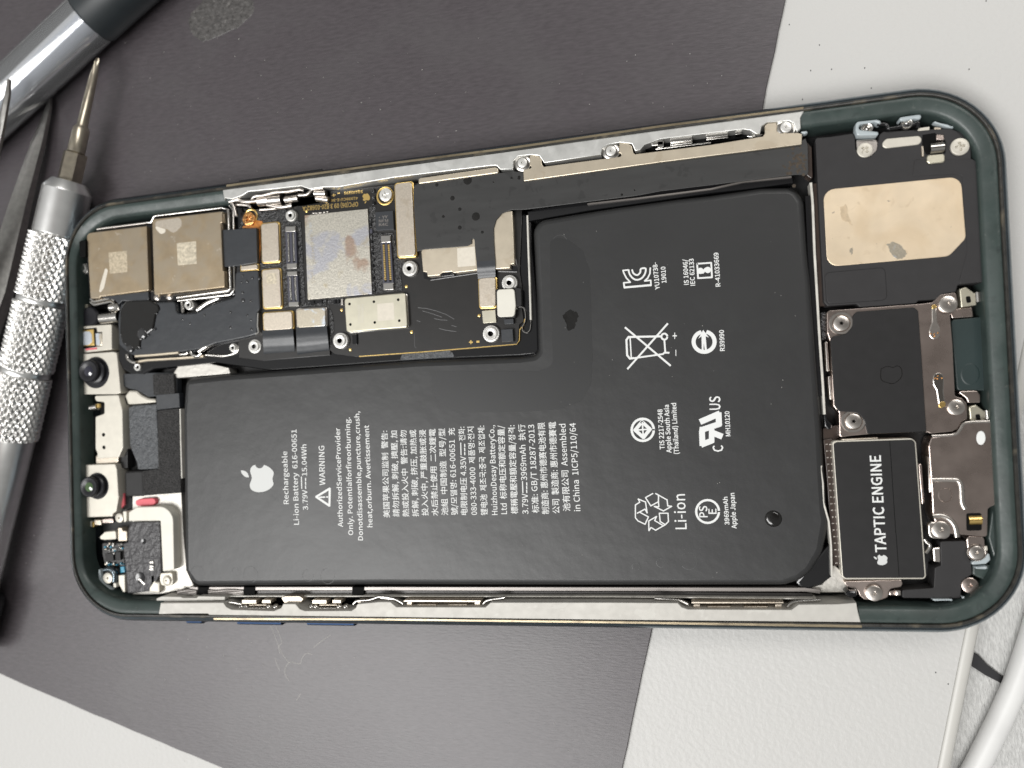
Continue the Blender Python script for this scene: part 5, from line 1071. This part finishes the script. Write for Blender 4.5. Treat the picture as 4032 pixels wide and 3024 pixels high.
for dx in (0, 680):
    openmod('R', [R_(620+dx,520,760+dx,560), R_(815+dx,520,900+dx,555)], 6.3); openmod('R', [R_(690+dx,565,860+dx,580)], 5.6)
    for cx_ in (615, 660, 885, 950):
        bm = bmesh.new(); dome(bm, px('R', cx_+dx, 592), 0.62, 0.5, 5.6); link('spring_contact', bm, M['chrome'], phone)
    bm = bmesh.new()
    for i in range(16):
        q = P(px('R', 680+dx+11*i, 602), 6.0); bmesh.ops.create_icosphere(bm, subdivisions=1, radius=0.22, matrix=Matrix.Translation(q))
    link('coil_spring', bm, M['chrome'], phone, smooth=60)
openmod('R', [[(1000,500), (1040,485), (1180,485), (1215,510), (1190,550), (1030,550)]], 6.3)
openmod('R', [R_(1735,525,1860,550)], 6.2)

# ------------------------------------------------------------------ loudspeaker (upper right)
SZ = 5.9
spk = slab('loudspeaker', g('M', (150,500), (165,480), (300,470), (525,436), (545,470), (550,590), (590,665), (680,680), (760,600), (785,450), (820,420), (1160,402), (1480,388), (1590,425), (1690,560), (1692,690), (1712,725), (1782,735), 'N', (1865,0), (1895,398), (1560,428), (1540,498), (1430,515), (1350,575), (1170,585), (1150,610), (590,650), (560,620), (270,640), (235,600), (222,340)), 2.0, SZ, M['speaker_black'], phone, r=[0.3]*2+[0.6]*3+[0.8]*6+[0.3]*22, bev=0.15, label='matt charcoal loudspeaker box')
slab('speaker_plate', g('M', (228,995), (1590,862), (1638,1475), 'N', (1470,148), (268,252)), SZ-0.1, SZ+0.14, M['speaker_plate'], spk, r=[1.6,1.6,1.2,1.5,1.6], bev=0.08, label='corroded gold coloured metal plate')
blobp(g('M', (870,1530), (930,1500), (1000,1540), (1050,1620), 'N', (1040,150), (960,180), (900,140), (870,60), (850,20)), SZ+0.14, 0.015, M['stained'], 'violet_stain', spk, r=0.6)
blobp(g('M', (395,1170), (450,1140), (480,1240), (520,1350), (480,1320), (420,1300), (400,1220)), SZ+0.14, 0.012, M['stain_soft'], 'brown_stain', spk, r=0.5)
blobp(g('M', (495,1570), (520,1560), (522,1620), (505,1635), (490,1610)), SZ+0.14, 0.012, M['stained'], 'grey_stain', spk, r=0.3)
slab('speaker_pad', g('N', (243,310), (840,256), (862,578), (265,620)), SZ-0.1, SZ+0.16, M['speaker_black'], spk, r=0.7, bev=0.1, label='rectangular charcoal pad')
slab('speaker_step', g('M', (1130,695), (1700,690), (1780,740), (1850,1500), 'N', (1890,390), (1560,425), (1650,100), 'M', (1640,1400), (1600,860), (1560,840), (1110,862)), SZ-0.1, SZ+0.07, M['speaker_black'], spk, r=0.4, bev=0.08)
slab('steel_strip', g('M', (812,530), (850,490), (1200,458), (1202,545), (850,586), (815,570)), SZ-0.1, SZ+0.22, M['cream'], spk, r=0.7)
slab('steel_strip', g('M', (1170,385), (1280,370), (1280,405), (1160,415)), 5.0, SZ+0.1, M['cream'], spk, r=0.1); slab('steel_strip', g('M', (1325,375), (1390,380), (1400,400), (1325,400)), 5.0, SZ+0.1, M['shield'], spk, r=0.1)
slab('clip_opening', g('M', (1205,450), (1330,430), (1440,510), (1440,640), (1240,650), (1200,560)), SZ-0.1, SZ+0.02, M['hole'], spk)
bm = bmesh.new(); tube(bm, [P(p, SZ+0.5) for p in g('M', (1280,590), (1415,575))], 0.75, 16); link('spring_clip', bm, M['chrome'], spk, smooth=50); slab('spring_clip', g('M', (1250,650), (1430,635), (1432,725), (1275,740), (1252,720)), SZ, SZ+0.35, M['sim_shield'], spk, r=0.4, bev=0.15); slab('spring_clip', g('M', (1340,445), (1420,450), (1430,510), (1345,500)), SZ-0.1, SZ+0.25, M['brown_steel'], spk, r=0.2)
slab('spring_clip', g('M', (1195,565), (1218,562), (1228,665), (1205,668)), SZ-0.1, SZ+0.3, M['shield'], spk)
slab('screw_tab', g('M', (552,515), (560,500), (770,485), (778,590), (740,650), (690,680), (610,665), (560,610)), 4.0, SZ-0.25, M['steel'], spk, r=0.8, bev=0.2)
screw('M', (642,602), 74, SZ+0.15, spk, m='cream', head='cross', h=0.5, label='cross-slot screw near the antenna contact'); screw('M', (1580,568), 86, SZ+0.4, spk, m='cream', head='cross', h=0.6, label='larger cross-slot screw in the corner')
for c_, pts in (((665,385), [(550,340), (570,318), (760,298), (800,310), (805,350), (740,330), (590,350), (580,400), (780,420), (775,460), (560,462), (545,400)]), ((1058,330), [(975,300), (990,275), (1180,247), (1205,265), (1190,300), (1130,295), (1000,320)])):
    slab('white_glue', g('M', *pts), 5.0, 6.7, M['glue'], phone, r=0.4, bev=0.25, label='milky glue around the antenna screw')
    bm = bmesh.new(); q, r = seen('M', c_, 62, 6.6); lathe(bm, q.x, q.y, [(r, 5.0), (r, 6.3), (r*0.85, 6.5), (r*0.6, 6.45), (r*0.45, 6.2), (r*0.2, 6.4), (0, 6.5)], 28); link('antenna_screw', bm, M['chrome'], phone, smooth=50)
bm = bmesh.new(); tube(bm, smoothline([P(p, 6.2) for p in g('M', (760,350), (850,350), (870,390), (930,385), (1120,350), (1165,330), (1160,390))], 4), 0.3, 8); link('antenna_cable', bm, M['black_gloss'], phone, smooth=60)
slab('white_glue', g('M', (10,415), (70,410), (85,430), (50,445), (10,440)), 5.5, 6.6, M['glue'], phone, r=0.3, bev=0.25); slab('white_glue', g('M', (1310,318), (1460,345), (1540,385), (1480,385), (1330,340)), 5.0, 6.0, M['glue'], phone, r=0.4, bev=0.25)

# ------------------------------------------------------------------ haptic cover with steel frame (middle right)
pl = slab('steel_bracket', g('N', (265,700), (290,682), (1170,618), (1300,604), (1340,570), (1385,525), (1540,503), (1562,620), (1545,690), (1480,722), (1505,1000), 'O', (1530,150), (1600,170), (1645,220), (1652,380), (1600,400), (1560,470), (1500,500), (1290,520), (1240,502), (680,526), (480,545), (390,560), (385,310), (330,250), 'N', (300,1000), (268,900)), 2.5, 6.0, M['brown_steel'], phone, r=0.4, bev=0.12, label='smoky steel bracket with contact tabs')
slab('black_cover', g('N', (522,730), (560,695), (1130,650), (1168,690), (1205,1200), 'O', (1248,500), (665,524), (640,400), (575,310), (380,300), (345,240), 'N', (300,960), (345,932), (450,920), (520,840)), 5.9, 6.45, M['black'], phone, r=[0.8,0.6,0.6,0.6,0,0.1,0.3,1.2,1.2,0.4,0.6,0.6,0.6,1.2,1.2], bev=0.3, label='smooth black cover with a faint water mark')
S_b = bmesh.new(); ZP[0] = 6.455; S(S_b, 'N', [(800,1260), (860,1235), (920,1245), (960,1230), (1000,1260), (1000,1340), (930,1400), (860,1395), (800,1360)], 6, closed=True, n=4, z=6.456); link('water_mark', S_b, M['goo'], phone, smooth=None)
for k, c_, r_, z, w_ in (('N', (410,808), 76, 6.35, 1.5), ('O', (530,398), 76, 6.35, 1.5), ('N', (1462,620), 84, 6.45, None), ('O', (1545,260), 78, 6.4, None)): screw(k, c_, r_, z, phone, m='steel', h=0.45, washer=w_)
slab('contact_tab', g('N', (1300,625), (1345,620), (1355,800), (1385,860), (1378,940), (1330,972), (1280,950), (1272,880), (1300,800)), 5.9, 6.12, M['steel'], phone, r=0.6); slab('contact_tab', g('N', (1310,1370), (1318,1310), (1370,1292), (1418,1320), (1422,1385), (1418,1480), 'O', (1435,240), (1410,268), (1370,250), (1345,90), 'N', (1315,1420)), 5.9, 6.12, M['chrome'], phone, r=0.5)
slab('contact_tab', g('N', (1300,628), (1345,622), (1346,660), (1306,668)), 6.1, 6.16, M['gold'], phone, r=0.1); slab('contact_tab', g('O', (1368,215), (1436,200), (1438,245), (1400,270), (1372,255)), 6.1, 6.16, M['gold'], phone, r=0.3)
bm = bmesh.new()
for p in g('N', (1290,912), (1325,915), (1360,905), (1325,938), (1330,1352), (1360,1330), (1355,1358), (1400,1350)): dome(bm, p, 0.14, 0.1, 6.1)
link('solder_dots', bm, M['copper'], phone)
slab('green_plate', g('N', (1490,772), (1710,752), (1805,740), (1805,620), (1770,600), (1760,490), (1890,450), (1930,700), (1965,1000), (2010,1659), 'O', (1990,330), (1862,372), (1868,130), (1840,95), (1548,95)), 2.0, 4.6, M['green_plate'], phone, r=0.5, bev=0.2, label='dark green plate by the charging port')
bm = bmesh.new(); 
for c_, rx, ry in (((1680,1312), 105, 118), ):
    v = [Vector(P(px('N', *p), 4.62)[:2]) for p in circ(c_[0], c_[1], rx, ry)]; v = ccw(v); loft(bm, [(v, 4.55), (offset(v, 0.3), 4.66)])
link('round_boss', bm, M['green_plate'], phone, smooth=50)
slab('green_lip', g('N', (1900,745), (1925,740), (1980,1450), (1955,1455)), 4.0, 5.2, M['green_plate'], phone, r=0.1)
for k, d in (('N', (0, 0)), ('O', (95, -215))):
    f = lambda x, y: (x+d[0], y+d[1])
    slab('contact_block', g(k, f(1572,470), f(1640,450), f(1735,520), f(1745,630), f(1590,652)), 3.5, 5.3, M['sim_shield'], phone, r=0.2, bev=0.15); slab('contact_slot', g(k, f(1635,545), f(1680,540), f(1690,605), f(1645,610)), 5.2, 5.33, M['hole'], phone, r=0.2, bev=0.01)
    bm = bmesh.new(); tube(bm, [P(px(k, *f(1752,505)), 5.0), P(px(k, *f(1760,600)), 5.0)], 0.55, 12); link('contact_roller', bm, M['chrome'], phone, smooth=50)
slab('steel_tab', g('N', (1485,715), (1560,660), (1700,650), (1710,745), (1500,760)), 2.5, 4.9, M['brown_steel'], phone, r=0.2); slab('steel_tab', g('O', (1550,100), (1750,95), (1780,140), (1780,215), (1660,215), (1640,170)), 2.5, 4.9, M['brown_steel'], phone, r=0.2)
slab('white_glue', g('N', (1865,455), (1900,450), (1925,560), (1915,610), (1890,540)), 4.5, 5.6, M['glue'], phone, r=0.3, bev=0.2); slab('white_glue', g('O', (1985,240), (2000,225), (2005,370), (1985,390), (1975,350)), 4.5, 5.6, M['glue'], phone, r=0.3, bev=0.2)
for pts in (g('N', (248,992), (270,990), (290,1280), (265,1285)), g('N', (278,1335), (302,1332), (318,1560), (295,1565))): slab('steel_fin', pts, 3.0, 5.4, M['steel'], phone, r=0.1)
slab('glue_bead', g('N', (200,700), (262,690), (262,960), (215,990), (205,850)), 3.0, 4.6, M['resin'], phone, r=0.3, bev=0.3)
ribbon('adhesive_edge', g('L', (1640,880), (1660,1100), (1680,1640), 'N', (150,200), (190,900), (225,1400), 'O', (243,330)), 0.36, 3.0, 5.3, M['pale_strip'], phone, label='pale frayed adhesive edge beside the battery')
ribbon('brown_edge', g('L', (1680,890), (1700,1100), (1725,1640), 'N', (195,300), (215,640)), 0.9, 3.0, 4.8, M['brown_film'], phone)

# ------------------------------------------------------------------ vibration motor (lower right)
mo_pts = g('O', (320,600), (345,590), (1100,565), (1145,600), 'Q', (1245,800), (1225,828), (445,832), (415,800))
motor = slab('vibration_motor', mo_pts, 2.5, 6.2, M['cream'], phone, r=0.5, bev=0.1, label='flat black vibration motor with a cream metal edge')
slab('motor_cover', g('O', (330,622), (360,603), (1104,578), (1134,603), 'Q', (1232,794), (1219,816), (446,817), (424,797)), 6.1, 6.26, M['black'], motor, r=0.5, bev=0.06)
textmesh('motor_lettering', [('TAPTIC ENGINE', 'O', (852,1688), (795,735), 98, 0.9)], M['print'], motor, 6.275, label='white capital lettering')
bm = bmesh.new(); fruit(bm, 'Q', 812, 638, 105, 100, math.pi + 0.06, 6.275)
for f in bm.faces:
    f.normal_update()
    if f.normal.z < 0: f.normal_flip()
link('printed_logo', bm, M['print_logo'], motor, smooth=None)
bm = bmesh.new(); S(bm, 'O', [(885,592), (900,800), (925,1200), (945,1500)], 6, z=6.262); S(bm, 'Q', [(948,380), (978,800)], 6, z=6.263); link('cover_seam', bm, M['hole'], motor, smooth=None)
slab('motor_tab', g('Q', (432,850), (1000,832), (1015,870), (1000,905), (880,925), (872,1010), (800,1035), (640,1035), (590,990), (565,925), (490,915), (450,885)), 2.5, 5.6, M['brown_steel'], motor, r=0.7, bev=0.12, label='smoky steel mounting tab')
screw('Q', (735,970), 78, 6.3, phone, m='steel', h=0.6)
slab('steel_fin', g('O', (410,572), (770,558), (772,572), (412,586)), 4.0, 6.05, M['shield'], phone); slab('side_clip', g('O', (1170,820), (1200,818), (1228,1200), (1205,1225)), 3.0, 5.7, M['brown_steel'], phone, r=0.1)
slab('film_strip', g('O', (232,580), (318,570), (340,900), 'Q', (400,690), (325,700), (300,300), 'O', (262,900)), 3.0, 4.8, M['brown_film'], phone, r=0.1, label='brown film strip with rows of tiny dots')
bm = bmesh.new()
for i in range(19):
    for j in (0, 1):
        y = 620 + i*65; x = 255 + j*36 + i*5.4; q = P(px('O', x, y), 4.8); add_slab(bm, [px('O', x, y), px('O', x+18, y), px('O', x+18, y+10), px('O', x, y+10)], 4.79, 4.86, 0, 0.02)
link('film_dots', bm, M['steel'], phone)
ribbon('white_curl', g('O', (212,835), (205,870), (225,1000), (232,1200), 'Q', (285,260), (308,500), (315,800)), 0.26, 4.2, 5.8, M['pale_strip'], phone, label='white curled strip at the battery edge')
slab('latch', g('O', (230,330), (262,330), (268,380), (320,430), (318,470), (280,482), (245,450)), 4.0, 5.0, M['black_gloss'], phone, r=0.3, bev=0.2); slab('brown_recess', g('O', (225,470), (390,430), (390,560), (330,590), (230,580)), 2.5, 4.4, M['brown_film'], phone, r=0.2)

# ------------------------------------------------------------------ charging port bracket (lower right)
port = slab('port_bracket', g('O', (1295,555), (1530,528), (1570,480), (1630,410), (1890,395), (1920,420), (1982,1205), (1900,1235), (1855,1260), (1850,1540), (1380,1500), (1310,1330), (1300,1100), (1285,900), (1268,640)), 2.5, 6.2, M['brown_steel'], phone, r=0.4, bev=0.14, label='smoky steel charging port bracket')
def bead(pts, r_, z, k='O'):
    bm = bmesh.new(); tube(bm, smoothline([P(px(k, *p), z) for p in pts], 4), r_, 10, flat=0.6); return link('pressed_ridge', bm, M['steel'], port, smooth=60)
bead([(1300,975), (1500,975), (1560,985), (1590,1040), (1600,1200), (1630,1260)], 0.40, 6.15); bead([(1310,1335), (1400,1330), (1480,1370), (1530,1440), (1550,1540)], 0.42, 6.15); bead([(1300,545), (1520,530), (1580,480), (1640,412), (1890,400)], 0.25, 6.1)
v = ccw([Vector(P(px('O', *p), 6.2)[:2]) for p in circ(1785, 562, 40, 64)]); bm = bmesh.new(); loft(bm, [(offset(v, -0.15), 6.15), (v, 6.24)]); link('slot_hole', bm, M['print'], port, smooth=50)
v = ccw([Vector(P(px('O', *p), 6.2)[:2]) for p in circ(1432, 1125, 78, 80)]); bm = bmesh.new(); loft(bm, [(v, 6.1), (offset(v, 0.2), 6.3)]); link('round_emboss', bm, M['brown_steel'], port, smooth=50)
slab('window', g('O', (1640,1305), (1790,1302), (1795,1475), (1642,1478)), 6.1, 6.215, M['hole'], port, r=0.3, bev=0.01); bm = bmesh.new(); tube(bm, [P(px('O', 1655, 1370), 5.75), P(px('O', 1782, 1366), 5.75)], 0.8, 18); link('gold_roller', bm, M['gold'], port, smooth=50)
slab('port_leg', g('Q', (1640,400), (1820,405), (1825,520), (1860,560), (1830,620), (1780,650), (1690,640), (1655,560)), 2.5, 5.8, M['brown_steel'], port, r=0.6)
slab('screw_tab', g('Q', (1265,300), (1280,268), (1430,258), (1480,300), (1485,400), (1440,432), (1275,428)), 5.5, 6.35, M['steel'], port, r=0.8)
screw('Q', (1395,342), 84, 6.6, phone, m='steel', h=0.4); screw('Q', (1745,570), 70, 6.2, phone, m='steel', h=0.5, washer=1.2); screw('Q', (1680,892), 78, 5.6, phone, m='brown_steel', h=0.5, label='brown tinted screw near the corner')
slab('port_housing', g('Q', (1385,455), (1640,450), (1655,600), (1690,660), (1700,780), (1600,850), (1590,960), (1585,1020), (1010,1015), (1010,935), (1320,915), (1330,715), (1392,692), (1390,600), (1385,520)), 2.0, 5.3, M['speaker_black'], phone, r=0.25, bev=0.12, label='black plastic housing beside the port')
slab('green_plate', g('Q', (1700,660), (1900,690), (1935,800), (1880,960), (1800,830), (1700,790)), 2.0, 4.8, M['green'], phone, r=0.5, bev=0.3)
slab('green_plate', g('Q', (1860,420), (1900,130), (2060,60), (2110,120), (2130,560), (2080,650), (1920,640)), 2.0, 5.5, M['green'], phone, r=0.5, bev=0.2)
slab('black_housing', g('O', (1925,430), (2010,420), (2050,900), (2070,1180), (1990,1230), (1975,1200)), 2.0, 5.2, M['black'], phone, r=0.3)
slab('steel_fin', g('Q', (1310,518), (1385,515), (1390,665), (1320,655)), 3.5, 5.2, M['steel'], phone, r=0.2, bev=0.3); slab('motor_tab', g('Q', (880,945), (935,940), (935,990), (880,985)), 3.5, 5.2, M['brown_steel'], phone); slab('motor_tab', g('Q', (940,938), (998,936), (1000,992), (945,995)), 3.5, 5.6, M['steel'], phone, bev=0.25)
for pts in (g('Q', (1815,600), (1870,560), (1885,640), (1840,680), (1700,690), (1690,660)), g('Q', (1720,710), (1860,700), (1850,735), (1740,730)), g('Q', (1590,990), (1620,1010), (1740,1005), (1800,960), (1835,840), (1840,900), (1820,990), (1740,1040), (1620,1040)), g('Q', (1290,1022), (1480,1022), (1530,1040), (1330,1048))):
    slab('white_glue', pts, 4.0, 5.7, M['glue'], phone, r=0.3, bev=0.25)
slab('gold_contact', g('Q', (1820,505), (1850,500), (1855,545), (1825,550)), 5.0, 6.0, M['cream'], phone, r=0.1)
bm = bmesh.new(); tube(bm, smoothline([P(p, 5.4) for p in g('Q', (1225,430), (1245,460), (1280,490), (1270,530), (1240,570))], 4), 0.3, 8); link('ground_spring', bm, M['chrome'], phone, smooth=60)
slab('side_clip', g('O', (1258,745), (1278,745), (1292,1100), (1275,1100)), 3.0, 5.8, M['steel'], phone)
slab('black_rubber_plug', g('Q', (440,975), (480,940), (560,945), (570,1000), (500,1020), (470,1000)), 4.0, 6.6, M['black_gloss'], phone, r=0.4, bev=0.3)
